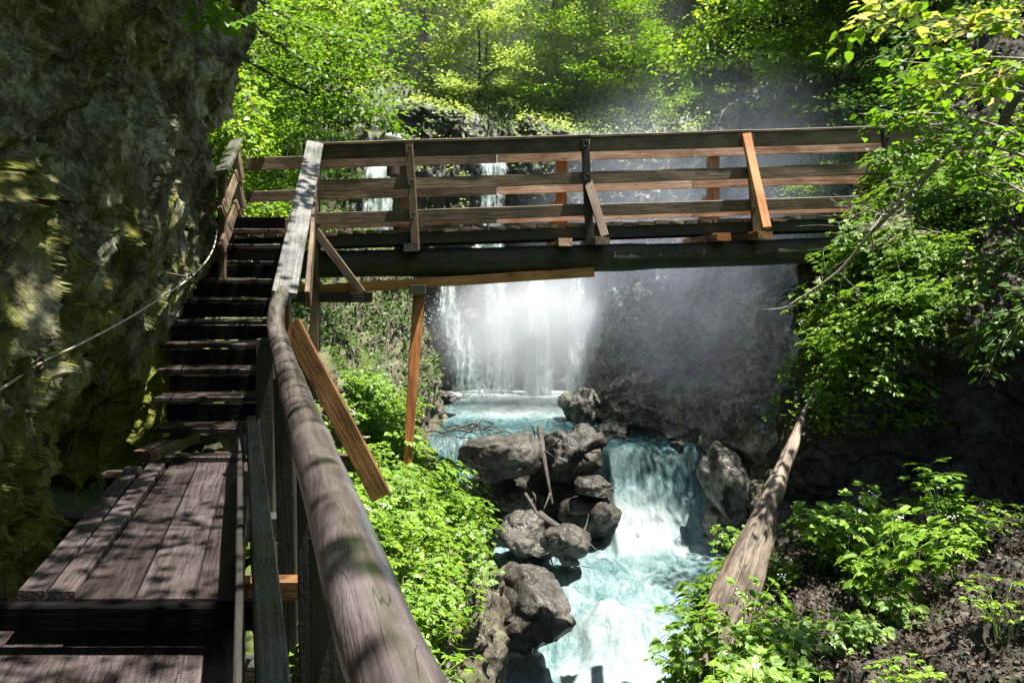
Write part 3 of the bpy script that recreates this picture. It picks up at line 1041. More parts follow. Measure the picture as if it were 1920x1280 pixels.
# ================================================================ WATER
sx = np.linspace(-5.5, 6.5, 300)
sy = np.concatenate([np.linspace(3, 9, 50), np.linspace(9.05, 26.2, 440)])
X, Y = np.meshgrid(sx, sy, indexing='ij')
P = np.stack([X, Y, X * 0], -1)
lipx = X - 3.05
yl = np.where(X > 1.9, 17.6 + .35 * lipx - .25 * lipx ** 2, 18.7 - .0 * X) + .12 * vnoise(P * 1.3, 601)
yl = np.where((X > 1.5) & (X <= 2.1), np.interp(X, [1.5, 2.1], [18.7, 17.05]), yl)    # curved lip of the small cascade
drop = sstep(0, 1.75, yl - Y + .0)
drop = drop ** .8
zw = -3.95 + (Y - 20) * .015 - 1.55 * drop
zw = zw - .045 * np.clip(16 - Y, 0, 8)                      # rapids fall towards the viewer
mound = np.exp(-(((X - 1.55) / .62) ** 2 + ((Y - 12.15) / .75) ** 2))
zw = zw + .62 * mound
mound2 = np.exp(-(((X - 2.6) / .5) ** 2 + ((Y - 17.0) / .5) ** 2))
zw = zw + .25 * mound2
turb = np.clip(sstep(17.2, 16.0, Y), 0, 1)
cas = np.exp(-((drop - .55) / .35) ** 2)
q = P * np.array([1.0, .75, 1])
zw = zw + (.05 + .09 * turb) * fbm(q * 1.7, 4, 610) + .03 * ridged(q * 3.9, 4, 620) * (.4 + turb)
ribs = P * np.array([5.5, .7, 1])
zw = zw + cas * (.10 * ridged(ribs, 4, 630) + .08 * fbm(P * 4.5, 3, 633))
zw = zw + mound * .05 * ridged(P * np.array([6.0, 1.2, 1]), 3, 640)
foam = .08 + .14 * turb
foam = foam + .5 * np.exp(-((drop - .72) / .3) ** 2) * sstep(.15, .5, drop) * (1 - .65 * sstep(3.1, 3.5, X) * sstep(17.5, 16.6, Y) * sstep(.9, .4, drop))
foam = foam + .45 * np.exp(-((Y - 15.9) / .45) ** 2) * np.exp(-((X - 2.9) / 1.3) ** 2)
foam = foam + .95 * np.exp(-((Y - 22.0) / 1.5) ** 2) * np.exp(-((X - .2) / 2.2) ** 2) + .8 * sstep(22.6, 24.0, Y)  # paints the white glint on the upper pool, plus foam at the fall foot
foam = foam + .34 * mound + .42 * np.exp(-(((X - 1.2) / .9) ** 2 + ((Y - 11.1) / .45) ** 2)) + .2 * np.exp(-(((X - 2.3) / .5) ** 2 + ((Y - 12.2) / 1.6) ** 2))
foam = foam + .12 * fbm(P * .9, 3, 650)
G = np.stack([X, Y, zw], -1)
wo_ = structure('stream', G, M['water'], label='milky turquoise mountain stream with a small cascade', cat='stream')
at = wo_.data.attributes.new('foam', 'FLOAT', 'POINT')
at.data.foreach_set('value', foam.ravel().astype(np.float32))


# ---- falling water: several ribbed sheets per fall
def fall_sheet(path, widths, n=70, m=150, seed=0, rib=.12, bias=0.0):
    """path: centre points top to bottom; widths: half widths"""
    C = crom(np.array(path, dtype=float), m, 0)
    Wd = crom(np.array(widths, dtype=float).reshape(-1, 1), m, 0)[:, 0]
    u = np.linspace(-1, 1, n)
    G = C[None] + np.stack([u[:, None] * Wd[None], -.35 * (1 - u[:, None] ** 2) * Wd[None] * .6, 0 * u[:, None] * Wd[None]], -1)
    q = np.stack([G[..., 0] * 3.4, G[..., 1] * 0, G[..., 2] * .5], -1)
    G[..., 1] -= rib * ridged(q + seed, 4, 700 + seed) + rib * .6 * fbm(G * 1.4, 3, 720 + seed)
    G[..., 0] += .08 * fbm(G * np.array([.8, 1, .8]), 3, 730 + seed)
    edge = 1 - np.abs(u[:, None]) ** 3 * np.ones((1, m))
    vfade = np.linspace(0, 1, m)[None] * np.ones((n, 1))
    fo = bias - .55 * (1 - edge) + .1 * vfade + .2 * np.clip(1 - vfade * 2.2, 0, 1)
    return G, fo


def water_fall(name, sheets, label):
    vs, fs, fo, k = [], [], [], 0
    for s in sheets:
        G, f = fall_sheet(**s)
        nn, mm = G.shape[:2]
        vs.append(G.reshape(-1, 3))
        fs.append(grid_faces(nn, mm) + k)
        fo.append(f.ravel())
        k += nn * mm
    o = link(name, mesh_np(name, np.vstack(vs), np.vstack(fs), M['fall']))
    a = o.data.attributes.new('foam', 'FLOAT', 'POINT')
    a.data.foreach_set('value', np.concatenate(fo).astype(np.float32))
    return tag(o, label, 'waterfall', None, 'structure')


main = []
for k in range(2):
    main.append(dict(path=[(-.6, 26.0 - .1 * k, 3.75), (-.62, 25.2 - .1 * k, 3.4), (-.62, 24.85 - .1 * k, 2.0), (-.6, 24.8 - .12 * k, .6), (-.45, 24.65 - .1 * k, -1.6), (-.3, 24.5, -4.1)],
                     widths=[.6, .68, .64, .6, .6, .8], seed=3 + k, bias=-.02))
    main.append(dict(path=[(-.75, 24.75, .9), (-1.5, 24.4, .1), (-1.95, 24.1 - .1 * k, -.7), (-1.6, 23.9, -2.2), (-1.0, 23.7, -4.1)], widths=[.2, .32, .42, .7, 1.05], seed=13 + k, bias=-.03))
    main.append(dict(path=[(.5, 24.9, .6), (.7, 24.5 - .1 * k, -.2), (.8, 24.3, -1.4), (.8, 24.1, -4.1)], widths=[.2, .33, .42, .6], seed=23 + k, bias=.14))
    main.append(dict(path=[(1.75, 24.9, .6), (1.9, 24.5 - .1 * k, -.2), (1.95, 24.35, -1.6), (1.9, 24.2, -4.1)], widths=[.3, .4, .5, .55], seed=33 + k, bias=0))
water_fall('waterfall', main, 'white main waterfall plunging beneath the bridge into the pool')
side = []
for k in range(2):
    side.append(dict(path=[(-4.2, 26.0 - .1 * k, 3.45), (-4.2, 25.1 - .1 * k, 3.2), (-4.2, 24.8 - .1 * k, 2.2), (-4.15, 24.6, .8), (-4.0, 24.5, -1.0)], widths=[.4, .5, .62, .7, .8], seed=43 + k, bias=.08))
water_fall('side_waterfall', side, 'smaller pale waterfall left of the main fall')

# flying drops
n = 820
t = rng.random(n)
dx = np.concatenate([rng.normal(-2.0, .45, 280), rng.normal(1.0, 1.2, 140), rng.normal(0, 1.3, 400)])
dz = np.concatenate([rng.normal(-1.3, .7, 280), rng.normal(-2.6, .7, 140), -3.95 + np.abs(rng.normal(0, .22, 400))])
dy = np.concatenate([rng.uniform(22.6, 24.0, 420), rng.uniform(23.0, 23.8, 400)])
octv = np.array([(1, 0, 0), (-1, 0, 0), (0, 1, 0), (0, -1, 0), (0, 0, 1.6), (0, 0, -1.6)])
octf = np.array([(0, 2, 4), (2, 1, 4), (1, 3, 4), (3, 0, 4), (2, 0, 5), (1, 2, 5), (3, 1, 5), (0, 3, 5)])
sz = rng.uniform(.004, .013, n)
vs = np.stack([dx, dy, dz], -1)[:, None] + octv[None] * sz[:, None, None]
fs = octf[None] + (np.arange(n) * 6)[:, None, None]
M['drop'] = plain_mat('water_drop', (.85, .9, .9), .2, 0, .05)
sp = link('spray_drops', mesh_np('spray_drops', vs, fs.reshape(-1, 3), M['drop']))
tag(sp, 'bright flying drops beside the main waterfall', 'spray', None, 'stuff')


# ---- mist hanging round the fall
def mist(name, c, r, dens, label, col=(.86, .9, .97), aniso=.1):
    bm = bmesh.new()
    bmesh.ops.create_icosphere(bm, subdivisions=3, radius=1.0)
    for v in bm.verts:
        n_ = fbm(np.array([tuple(v.co * 1.5)]), 3, 900)[0]
        v.co *= 1 + .12 * n_
    me = bpy.data.meshes.new(name)
    bm.to_mesh(me)
    bm.free()
    m, nt, out, N, K = nmat(name + '_vapour')
    tc = N('TexCoord')
    ln = N('VectorMath', operation='LENGTH')
    K(tc.outputs['Object'], ln.inputs[0])
    mr = N('MapRange', interpolation_type='SMOOTHSTEP')
    mr.inputs[1].default_value, mr.inputs[2].default_value = .15, .9
    mr.inputs[3].default_value, mr.inputs[4].default_value = 1, 0
    K(ln.outputs['Value'], mr.inputs[0])
    nz = noise_node(N, K, tc.outputs['Object'], 2.6, 3, .6, .4)
    n2 = N('MapRange')
    n2.inputs[1].default_value, n2.inputs[2].default_value = .34, .66
    n2.inputs[3].default_value, n2.inputs[4].default_value = .25, 1.6
    K(nz.outputs['Fac'], n2.inputs[0])
    pv = N('VolumePrincipled')
    pv.inputs['Color'].default_value = (*col, 1)
    pv.inputs['Anisotropy'].default_value = aniso
    K(math_(N, K, 'MULTIPLY', math_(N, K, 'MULTIPLY', mr.outputs[0], n2.outputs[0]), dens), pv.inputs['Density'])
    K(pv.outputs[0], out.inputs['Volume'])
    me.materials.append(m)
    o = link(name, me, None, Matrix.Translation(Vector(c)) @ Matrix.Diagonal((*r, 1)))
    return tag(o, label, 'mist', None, 'stuff')

# ================================================================ PLANTS
def unit(v):
    return v / (np.linalg.norm(v, axis=-1, keepdims=True) + 1e-9)


def leaves(C, Dr, Nr, L, Wd, fold=.25, shape=4, droop=.0):
    """one leaf per row: base C, direction Dr, normal Nr, length L, width Wd -> verts, quads"""
    Dr = unit(Dr)
    S = unit(np.cross(Dr, Nr))
    Nn = unit(np.cross(S, Dr))
    L = np.asarray(L).reshape(-1, 1)
    Wd = np.asarray(Wd).reshape(-1, 1)
    n = len(C)
    if shape == 4:
        a = C
        b = C + Dr * L * .45 + S * Wd * .5 + Nn * Wd * fold
        c = C + Dr * L - Nn * L * droop
        d = C + Dr * L * .45 - S * Wd * .5 + Nn * Wd * fold
        v = np.stack([a, b, c, d], 1)
        f = (np.arange(n) * 4)[:, None] + np.array([0, 1, 2, 3])
        return v.reshape(-1, 3), f
    # six points round a folded midrib: base, two per side, tip
    m1 = C + Dr * L * .30
    m2 = C + Dr * L * .68 - Nn * L * droop * .4
    tp = C + Dr * L - Nn * L * droop
    v = np.stack([C, m1 + S * Wd * .46 + Nn * Wd * fold, m2 + S * Wd * .40 + Nn * Wd * fold, tp,
                  m2 - S * Wd * .40 + Nn * Wd * fold, m1 - S * Wd * .46 + Nn * Wd * fold, m1, m2], 1)
    i = (np.arange(n) * 8)[:, None]
    f = np.stack([i + np.array([0, 1, 2, 7]), i + np.array([0, 7, 4, 5])], 1)
    f2 = np.stack([i + np.array([7, 2, 3, 3]), i + np.array([7, 3, 4, 4])], 1)
    # quads only: tip halves as 2-3-7 folded into one quad
    f = np.stack([i + np.array([0, 1, 2, 7]), i + np.array([0, 7, 4, 5]), i + np.array([7, 2, 3, 4])], 1)
    return v.reshape(-1, 3), f.reshape(-1, 4)


def sprays(p0, dr, ln, per, leaf, r, flat=.75, jit=.35, shape=4, spread=.9, droop=0.0, w=.62):
    """flat sprays of leaves on twigs (p0,dr,ln arrays)"""
    n = len(p0)
    t = (np.arange(per)[None] + .5) / per * np.ones((n, 1)) + r.normal(0, .04, (n, per))
    t = .12 + .88 * t
    C = p0[:, None] + dr[:, None] * (ln[:, None] * t)[..., None]
    up = np.broadcast_to(np.array([0, 0, 1.0]), dr.shape)
    side = unit(np.cross(dr, up) + 1e-4)
    sg = np.where(np.arange(per) % 2 == 0, 1.0, -1.0)[None, :, None]
    D = dr[:, None] * (1 - spread * .5) + side[:, None] * sg * spread * r.uniform(.5, 1.1, (n, per, 1)) + r.normal(0, jit * .5, (n, per, 3))
    Nn = up[:, None] * flat + r.normal(0, jit, (n, per, 3))
    C = C + side[:, None] * sg * leaf * r.uniform(.0, 1.1, (n, per, 1)) + r.normal(0, leaf * .35, (n, per, 3)) * np.array([1, 1, .7])
    k = n * per
    L = leaf * r.uniform(.6, 1.25, k)
    return leaves(C.reshape(k, 3), D.reshape(k, 3), Nn.reshape(k, 3), L, L * w, .12, shape, droop)


def join(parts):
    vs, fs, k = [], [], 0
    for v, f in parts:
        vs.append(v)
        fs.append(f + k)
        k += len(v)
    return np.vstack(vs), np.vstack(fs)


def broadleaf(seed, h=9, cr=3.2, limbs=16, twigs=26, per=14, leaf=.16, low=.25, trunk_r=.16, lean=(0, 0), shape=4, flatc=.8):
    r = np.random.default_rng(seed)
    top = np.array([lean[0], lean[1], h])
    tp = [np.zeros(3), top * .3 + r.normal(0, .12, 3) * [1, 1, 0], top * .6 + r.normal(0, .2, 3) * [1, 1, 0], top * .95]
    wood = [tube_pts(tp, [trunk_r, trunk_r * .8, trunk_r * .5, trunk_r * .12], 10, .08, seed)]
    tw_p, tw_d, tw_l = [], [], []
    for k in range(limbs):
        t = low + (1 - low) * (k + .3) / limbs
        b = crom(np.array(tp), 50, 0)[int(min(49, t * 49))]
        a = k * 2.4 + r.normal(0, .4)
        reach = cr * (math.sin(math.pi * min(1, .22 + .74 * (t - low) / (1 - low))) ** .7) * r.uniform(.75, 1.2)
        e = b + np.array([math.cos(a) * reach, math.sin(a) * reach, reach * r.uniform(.05, .55)])
        mid = (b + e) / 2 + r.normal(0, .15, 3) + [0, 0, .12 * reach]
        wood.append(tube_pts([b, mid, e], [trunk_r * .33 * (1.15 - t), trunk_r * .2 * (1.15 - t), .006], 6, .05, k + seed))
        path = crom(np.array([b, mid, e]), 30, 0)
        for q in range(twigs):
            s = r.uniform(.18, 1.0)
            pb = path[int(s * 29)]
            ang = a + r.choice([-1, 1]) * r.uniform(.3, 1.3)
            dv = np.array([math.cos(ang), math.sin(ang), r.normal(.05, .22)])
            tw_p.append(pb)
            tw_d.append(dv)
            tw_l.append(reach * r.uniform(.22, .5) + .15)
    tw_p, tw_d, tw_l = np.array(tw_p), unit(np.array(tw_d)), np.array(tw_l)
    lf = sprays(tw_p, tw_d, tw_l, per, leaf, r, flat=flatc, jit=.38, shape=shape)
    return join(wood), lf


def conifer(seed, h=14, cr=2.4, whorls=26, trunk_r=.2, bare=.12):
    r = np.random.default_rng(seed)
    wood = [tube_pts([(0, 0, 0), (.05, 0, h * .5), (0, .03, h)], [trunk_r, trunk_r * .6, .02], 9, .06, seed)]
    P0, D, L = [], [], []
    for k in range(whorls):
        t = bare + (1 - bare) * k / whorls
        z = h * t
        reach = cr * (1.05 - t) ** .8 * r.uniform(.8, 1.15)
        for j in range(6):
            a = j * math.pi / 3 + k * .7 + r.normal(0, .25)
            e = np.array([math.cos(a) * reach, math.sin(a) * reach, z - reach * r.uniform(.2, .45)])
            b = np.array([0, 0, z])
            mid = (b + e) / 2 + [0, 0, .08 * reach]
            wood.append(tube_pts([b, mid, e], [.022, .013, .004], 4, 0, 0, 5))
            path = crom(np.array([b, mid, e]), 14, 0)
            for s in range(3, 14):
                for sg in (-1, 1):
                    ang = a + sg * r.uniform(.5, 1.0)
                    P0.append(path[s])
                    D.append([math.cos(ang), math.sin(ang), r.uniform(-.5, -.05)])
                    L.append(reach * .26 * (1.25 - s / 15) + .12)
    P0, D, L = np.array(P0), unit(np.array(D)), np.array(L)
    lf = sprays(P0, D, L, 5, .2, r, flat=.9, jit=.25, spread=.8, w=.26)
    return join(wood), lf


def put_tree(name, meshes, loc, rz, sc, label, cat='tree', group=None, rx=0.0):
    t = thing(name, loc, label, cat, group)
    mw = Matrix.Translation(Vector(loc)) @ Matrix.Rotation(rz, 4, 'Z') @ Matrix.Rotation(rx, 4, 'X') @ Matrix.Scale(sc, 4)
    for nm, me in meshes:
        link(nm, me, t, mw)
    return t


def tree_meshes(fn, lm, bm='bark', **kw):
    wd, lf = fn(**kw)
    return [('trunk', mesh_np('trunk', wd[0], wd[1], M[bm])), ('crown', mesh_np('crown', lf[0], lf[1], M[lm], smooth=False))]


FAR = [tree_meshes(broadleaf, 'leaf_pale', seed=s, h=10, cr=3.6, limbs=18, twigs=24, per=15, leaf=.2) for s in (1, 2, 3)]
MIDT = [tree_meshes(broadleaf, 'leaf_beech', seed=s, h=9, cr=3.4, limbs=20, twigs=34, per=17, leaf=.135, trunk_r=.12, low=.12) for s in (11, 12, 13)]
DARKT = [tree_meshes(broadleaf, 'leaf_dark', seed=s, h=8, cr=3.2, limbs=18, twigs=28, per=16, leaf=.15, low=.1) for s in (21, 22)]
BUSH = [tree_meshes(broadleaf, m_, seed=s, h=2.2, cr=1.5, limbs=14, twigs=22, per=14, leaf=.10, low=.04, trunk_r=.05) for s, m_ in ((31, 'leaf_beech'), (32, 'leaf_dark'), (33, 'leaf_pale'))]
CON = [tree_meshes(conifer, 'needle', seed=s, h=15, cr=2.7) for s in (41, 42)]
OVER = [tree_meshes(broadleaf, 'leaf_beech', seed=s, h=7, cr=3.0, limbs=15, twigs=16, per=12, leaf=.15, low=.35, trunk_r=.14) for s in (51, 52)]

r = np.random.default_rng(77)
# pale sunlit broadleaf trees up the mountainside behind the fall
k = 0
for row, (y0, nn, x0, x1) in enumerate(((29.5, 8, -10, 5), (34, 9, -14, 12), (39, 10, -17, 18), (45, 11, -21, 22), (52, 12, -26, 28), (61, 12, -31, 34))):
    for j in range(nn):
        x = x0 + (x1 - x0) * (j + .5) / nn + r.normal(0, .7)
        y = y0 + r.normal(0, 1.0)
        put_tree('beech_tree', FAR[k % 3], (x, y, hill_z(x, y) - .3), r.uniform(0, 6.28), r.uniform(.75, 1.2) * (1 if row else .72),
                 'pale sunlit broadleaf tree on the slope above the waterfall', 'tree', 'pale trees above the waterfall')
        k += 1
# firs right of centre
for j, (x, y, s) in enumerate(((7.6, 31.5, 1.1), (9.8, 29.5, .95), (12.2, 31, 1.1), (8.6, 27, .8), (11.5, 26, .85), (14.5, 28, 1.1))):
    put_tree('fir_tree', CON[j % 2], (x, y, hill_z(x, y) - 3.0), r.uniform(0, 6), s, 'dark hazy fir with drooping boughs behind the right half of the bridge', 'tree', 'dark firs behind the bridge')
for j, (x, y, s) in enumerate(((5.6, 27.6, .62), (8.0, 29.0, .8), (10.8, 28.0, .75), (6.6, 32, 1.0), (2.4, 29, .75), (4.0, 28.4, .7), (3.4, 31, .95))):
    put_tree('hazy_tree', MIDT[j % 3], (x, y, hill_z(x, y) - .6), r.uniform(0, 6), s, 'bright leafy tree fading into the haze right of the fall', 'tree', 'hazy trees right of the fall')
# trees on the left slope, past the cliff
for j, (x, y, s) in enumerate(((-5.4, 13.5, .7), (-7.2, 12.6, .9), (-6.2, 16.5, .9), (-8.6, 17, 1.1), (-7.0, 20.5, 1.0), (-9.6, 22.5, 1.1), (-11, 14.5, 1.1))):
    put_tree('young_beech_tree', MIDT[j % 3], (x, y, hill_z(x, y) - .4), r.uniform(0, 6), s, 'bright green young beech on the left slope behind the cliff edge', 'tree', 'young beeches behind the cliff edge')
for j, (x, y, s) in enumerate(((-5.0, 18.6, .45), (-4.6, 15.3, .32), (-5.9, 22.8, .5), (-4.9, 12.2, .3))):
    put_tree('shady_tree', DARKT[j % 2], (x, y, hill_z(x, y) - .4), r.uniform(0, 6), s, 'dark leafy low tree in shade behind the left end of the bridge', 'tree', 'dark low trees left of the fall')
# trees on the right slope
for j, (x, y, s) in enumerate(((9.3, 14.5, .9), (9.6, 17.0, .8), (9.6, 19.5, 1.0), (8.2, 22.5, .9), (11, 16, 1.0), (7.2, 12.6, .55))):
    put_tree('shady_tree', DARKT[j % 2], (x, y, hill_z(x, y) - .5), r.uniform(0, 6), s, 'dark shaded tree on the right slope past the bridge end', 'tree', 'dark trees past the right bridge end')
put_tree('maple_tree', MIDT[0], (8.4, 19.5, 2.6), 2.2, .95, 'bright green tree with layered boughs above the right half of the bridge', 'tree')
put_tree('maple_tree', MIDT[2], (9.4, 17.5, 3.4), 4.1, .62, 'smaller bright leaved tree overhanging the rock wall right of the bridge', 'tree')
# bushes on the rock step, walls and slopes
spots = []
for x in np.linspace(-9, 9, 24):
    spots.append((x + r.normal(0, .3), 26.2 + r.uniform(0, 1.8), None, r.uniform(.55, .95), int(r.choice([0, 1, 1, 2]))))
for i in range(18):
    y = r.uniform(13, 25)
    spots.append((-np.interp(y, [13, 20, 25], [4.2, 5.0, 7.0]) - r.uniform(0, 2.5), y, None, r.uniform(.5, .9), int(r.integers(0, 2))))
for i in range(20):
    y = r.uniform(11.5, 25)
    spots.append((np.interp(y, [11, 17, 20, 25], [6.9, 6.3, 5.6, 5.4]) + r.uniform(0, 2.6), y, None, r.uniform(.5, .9), int(r.choice([0, 1, 1]))))
LABB = ['bright green bush clinging to the gorge side', 'dark green bush clinging to the gorge side', 'pale green bush clinging to the gorge side']
for x, y, z, s, b in spots:
    z = hill_z(x, y) if z is None else z
    put_tree('bush', BUSH[b], (x, y, z - .25), r.uniform(0, 6), s, LABB[b], 'bush', LABB[b].replace('bush', 'bushes'))

# unseen crowns added to shade the walkway, the cliff and the right bank
over = [(-4.6, 1.2, 5.6, .9, 'cliff top'), (-4.4, 5.2, 5.2, .85, 'cliff top'), (-5.2, 8.8, 5.4, .8, 'cliff top'),
        (8.6, 4.2, 2.6, 1.0, 'right bank'), (9.6, 6.0, 3.0, 1.0, 'right bank')]
for j, (x, y, z, s, w_) in enumerate(over):
    put_tree('added_shade_tree', OVER[j % 2], (x, y, z), r.uniform(0, 6), s, 'unseen leafy tree added to shade the gorge from the ' + w_, 'tree', 'unseen shade trees added on the ' + w_)


# ---------------------------------------------------------------- scattering on the lofted banks
def surf_points(G, N, n, mask, r):
    a = np.linalg.norm(np.cross(np.gradient(G, axis=0), np.gradient(G, axis=1)), axis=-1) * mask
    p = (a / a.sum()).ravel()
    idx = r.choice(len(p), n, p=p)
    P, Q = G.reshape(-1, 3)[idx], N.reshape(-1, 3)[idx]
    sp = .5 * np.linalg.norm(np.gradient(G, axis=0), axis=-1).ravel()[idx][:, None]
    return P + r.normal(0, 1, P.shape) * sp * np.array([1, 1, .1]), Q


def carpet(name, G, N, mask, n, leaf, mat, label, r, lift=.08, flat=.8, shape=4, w=.62):
    P, Q = surf_points(G, N, n, mask, r)
    up = np.array([0, 0, 1.0])
    C = P + (Q * .5 + up * .5) * r.uniform(0, lift, (n, 1))
    D = r.normal(0, 1, (n, 3)) * np.array([1, 1, .35]) + Q * .35
    Nn = up * flat + Q * .4 + r.normal(0, .35, (n, 3))
    L = leaf * r.uniform(.5, 1.3, n)
    v, f = leaves(C, D, Nn, L, L * w, .12, shape, .1)
    o = link(name, mesh_np(name, v, f, M[mat], smooth=False))
    return tag(o, label, None, None, 'stuff')


def herb(seed, h=.5, stems=5, leaf=.075, flowers=0, lf='leaf_herb', spread=.22):
    r = np.random.default_rng(seed)
    wood, lv, fl = [], [], []
    for s in range(stems):
        a = r.uniform(0, 6.28)
        hh = h * r.uniform(.55, 1.1)
        e = np.array([math.cos(a) * spread * r.uniform(.3, 1.2), math.sin(a) * spread * r.uniform(.3, 1.2), hh])
        mid = e * .5 + np.array([-e[0] * .15, -e[1] * .15, .04])
        wood.append(tube_pts([np.zeros(3) + e * [.12, .12, 0], mid, e], [.0055, .0045, .003], 4, 0, 0, 7))
        nodes = [1.0] if r.random() < .45 else [1.0, .62]
        for t in nodes:
            c = e if t == 1.0 else mid * (1 - (t - .5) * 2) + e * (t - .5) * 2
            for q in range(3 if t == 1 else 2):
                b = a + (q - 1) * 2.0 + r.normal(0, .3) if t == 1 else r.uniform(0, 6.28)
                dv = np.array([math.cos(b), math.sin(b), r.uniform(-.15, .3)])
                pet = leaf * r.uniform(.8, 1.4)
                c2 = c + dv * pet
                wood.append(tube_pts([c, (c + c2) / 2 + [0, 0, .01], c2], [.003, .0025, .002], 3, 0, 0, 3, cap=False))
                for w_ in (-1.0, -.5, 0, .5, 1.0):
                    bb = b + w_ * 1.15
                    L = leaf * r.uniform(.85, 1.25) * (1.2 - .3 * abs(w_))
                    d3 = np.array([math.cos(bb), math.sin(bb), dv[2] * .6 + r.normal(0, .12)])
                    lv.append((c2, d3, np.array([0, 0, 1.0]) + r.normal(0, .22, 3), L, L * .5))
        if s < flowers:
            top = e + np.array([r.normal(0, .03), r.normal(0, .03), h * r.uniform(.2, .4)])
            wood.append(tube_pts([e, (e + top) / 2, top], [.004, .003, .0025], 4, 0, 0, 4))
            fl.append([])
            for q in range(16):
                o_ = np.array([r.normal(0, .02), r.normal(0, .02), r.normal(.0, .006)])
                fl[-1].append((top + o_, r.normal(0, 1, 3) * [1, 1, .2], np.array([0, 0, 1.0]) + r.normal(0, .3, 3), .016, .013))

    def pk(lst, sh):
        return leaves(*[np.array([q[i] for q in lst]) for i in range(5)], fold=.12, shape=sh, droop=.18)
    wv = join(wood)
    out = [('stems', mesh_np('stems', wv[0], wv[1], M['stem']))]
    v, f = pk(lv, 6)
    out.append(('leaves', mesh_np('leaves', v, f, M[lf], smooth=False)))
    for one in fl:
        v, f = pk(one, 4)
        out.append(('flower_head', mesh_np('flower_head', v, f, M['flower'], smooth=False)))
    return out


HERB = [herb(61, .32, 8, .052), herb(62, .40, 9, .056), herb(63, .46, 8, .06, 1), herb(64, .28, 10, .048), herb(65, .5, 9, .062, 0), herb(66, .34, 7, .085, 0, 'leaf_beech'), herb(67, .4, 8, .05, 0, 'leaf_bush')]
TALL = [herb(71, .6, 9, .08, 1), herb(72, .72, 8, .085, 0), herb(73, .52, 10, .072, 1)]


def strew_herbs(G, N, mask, n, kinds, label, group, r, smin=.7, smax=1.25, name='leafy_herb'):
    P, Q = surf_points(G, N, n, mask, r)
    for p, q in zip(P, Q):
        k = int(r.integers(0, len(kinds)))
        t = put_tree(name, kinds[k], tuple(p - q * .02), r.uniform(0, 6.28), r.uniform(smin, smax), label, 'plant', group, rx=0)
        tilt = Vector((q[0], q[1], max(q[2], .3) + 1.1)).normalized()
        R = Vector((0, 0, 1)).rotation_difference(tilt).to_matrix().to_4x4()
        for c in t.children:
            c.matrix_basis = R @ c.matrix_basis


r = np.random.default_rng(5)
X_, Y_, Z_ = LBG[..., 0], LBG[..., 1], LBG[..., 2]
lbm = (LBN[..., 2] > .3) * (Y_ > 3.6) * (Y_ < 12.9) * (X_ > np.interp(Y_, [3.6, 6.1, 9.4, 13], [-.95, -1.75, -2.1, -2.4])) * (Z_ > -3.2) * 1.0
patch = .06 + sstep(-.2, .25, fbm(LBG * 1.1, 3, 801))
carpet('undergrowth', LBG, LBN, lbm * patch, 22000, .042, 'leaf_herb', 'low leafy ground cover on the left bank', r, .12)
strew_herbs(LBG, LBN, lbm * patch, 165, HERB, 'bright green leafy herb on the sunlit left bank', 'herbs on the left bank', r)
carpet('leaf_litter', LBG, LBN, lbm, 9000, .05, 'litter', 'brown dead leaves showing between the herbs of the left bank', r, .03, .6)
lb2 = (LBN[..., 2] > .2) * (Y_ > 12.0) * (Y_ < 21) * (Z_ > -3.4) * (X_ < -1.9)
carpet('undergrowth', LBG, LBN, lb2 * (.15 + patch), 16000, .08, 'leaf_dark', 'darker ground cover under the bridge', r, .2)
# hanging grass on the lip of the left bank
lip = (Y_ > 6) * (Y_ < 10.5) * (Z_ < -2.5) * (Z_ > -3.3) * (LBN[..., 0] > .35) * 1.0
P, Q = surf_points(LBG, LBN, 900, lip, r)
v, f = leaves(P, Q * .8 + r.normal(0, .3, P.shape) + np.array([0, 0, -.5]), Q + r.normal(0, .4, P.shape), r.uniform(.1, .28, 900), np.full(900, .012), .1, 6, .35)
tag(link('grass', mesh_np('grass', v, f, M['leaf_herb'], smooth=False)), 'grass hanging over the lip of the left bank', None, None, 'stuff')

# right bank: planted lip above the dark wall, herbs on the ledge edge, leaf litter
X_, Y_, Z_ = NBG[..., 0], NBG[..., 1], NBG[..., 2]
PX, PY = X_ / Y_, -Z_ / Y_          # slopes seen from the boardwalk: the fringe follows the ridge of the bank
le = np.interp(PY, [-.09, -.013, .067, .134, .21], [.465, .43, .405, .39, .38])
lipm = (Y_ > 7.2) * (Y_ < 10.1) * (PY > -.1) * (PY < .215) * np.clip(1.4 - np.abs(PX - le - .065) / .07, 0, 1) * (NBN[..., 2] > -.25)
carpet('undergrowth', NBG, NBN, lipm, 9000, .06, 'leaf_herb', 'low ground cover on the lip above the dark wall', r, .16)
strew_herbs(NBG, NBN, lipm, 75, HERB + TALL[2:], 'lush herb on the sunlit lip above the dark right wall', 'herbs above the dark wall', r, .7, 1.15)
ledge = (Y_ < 7.4) * (Y_ > 4.0) * (X_ > 1.15) * (X_ < 5.2) * (NBN[..., 2] > .35)
edge = ledge * np.clip(1.25 - .9 * np.abs(X_ - (1.4 + .24 * (Y_ - 4.2))), 0, 1) ** 1.6
strew_herbs(NBG, NBN, edge, 40, HERB, 'bright herb along the stream side of the right ledge', 'herbs along the ledge edge', r, .6, 1.05)
strew_herbs(NBG, NBN, ledge * (X_ > 1.2) * (X_ < 1.75) * (Y_ > 4.3) * (Y_ < 5.6), 14, HERB, 'bright herb crowding the base of the split trunk', 'herbs at the base of the split trunk', r, .7, 1.1)
mid = ledge * np.exp(-((X_ - 3.0) / .55) ** 2) * np.exp(-((Y_ - 6.3) / .6) ** 2)
strew_herbs(NBG, NBN, mid, 9, TALL, 'tall umbrella leaved herb in the clump at the middle of the right ledge', 'tall herbs on the right ledge', r, .7, 1.05, 'tall_herb')
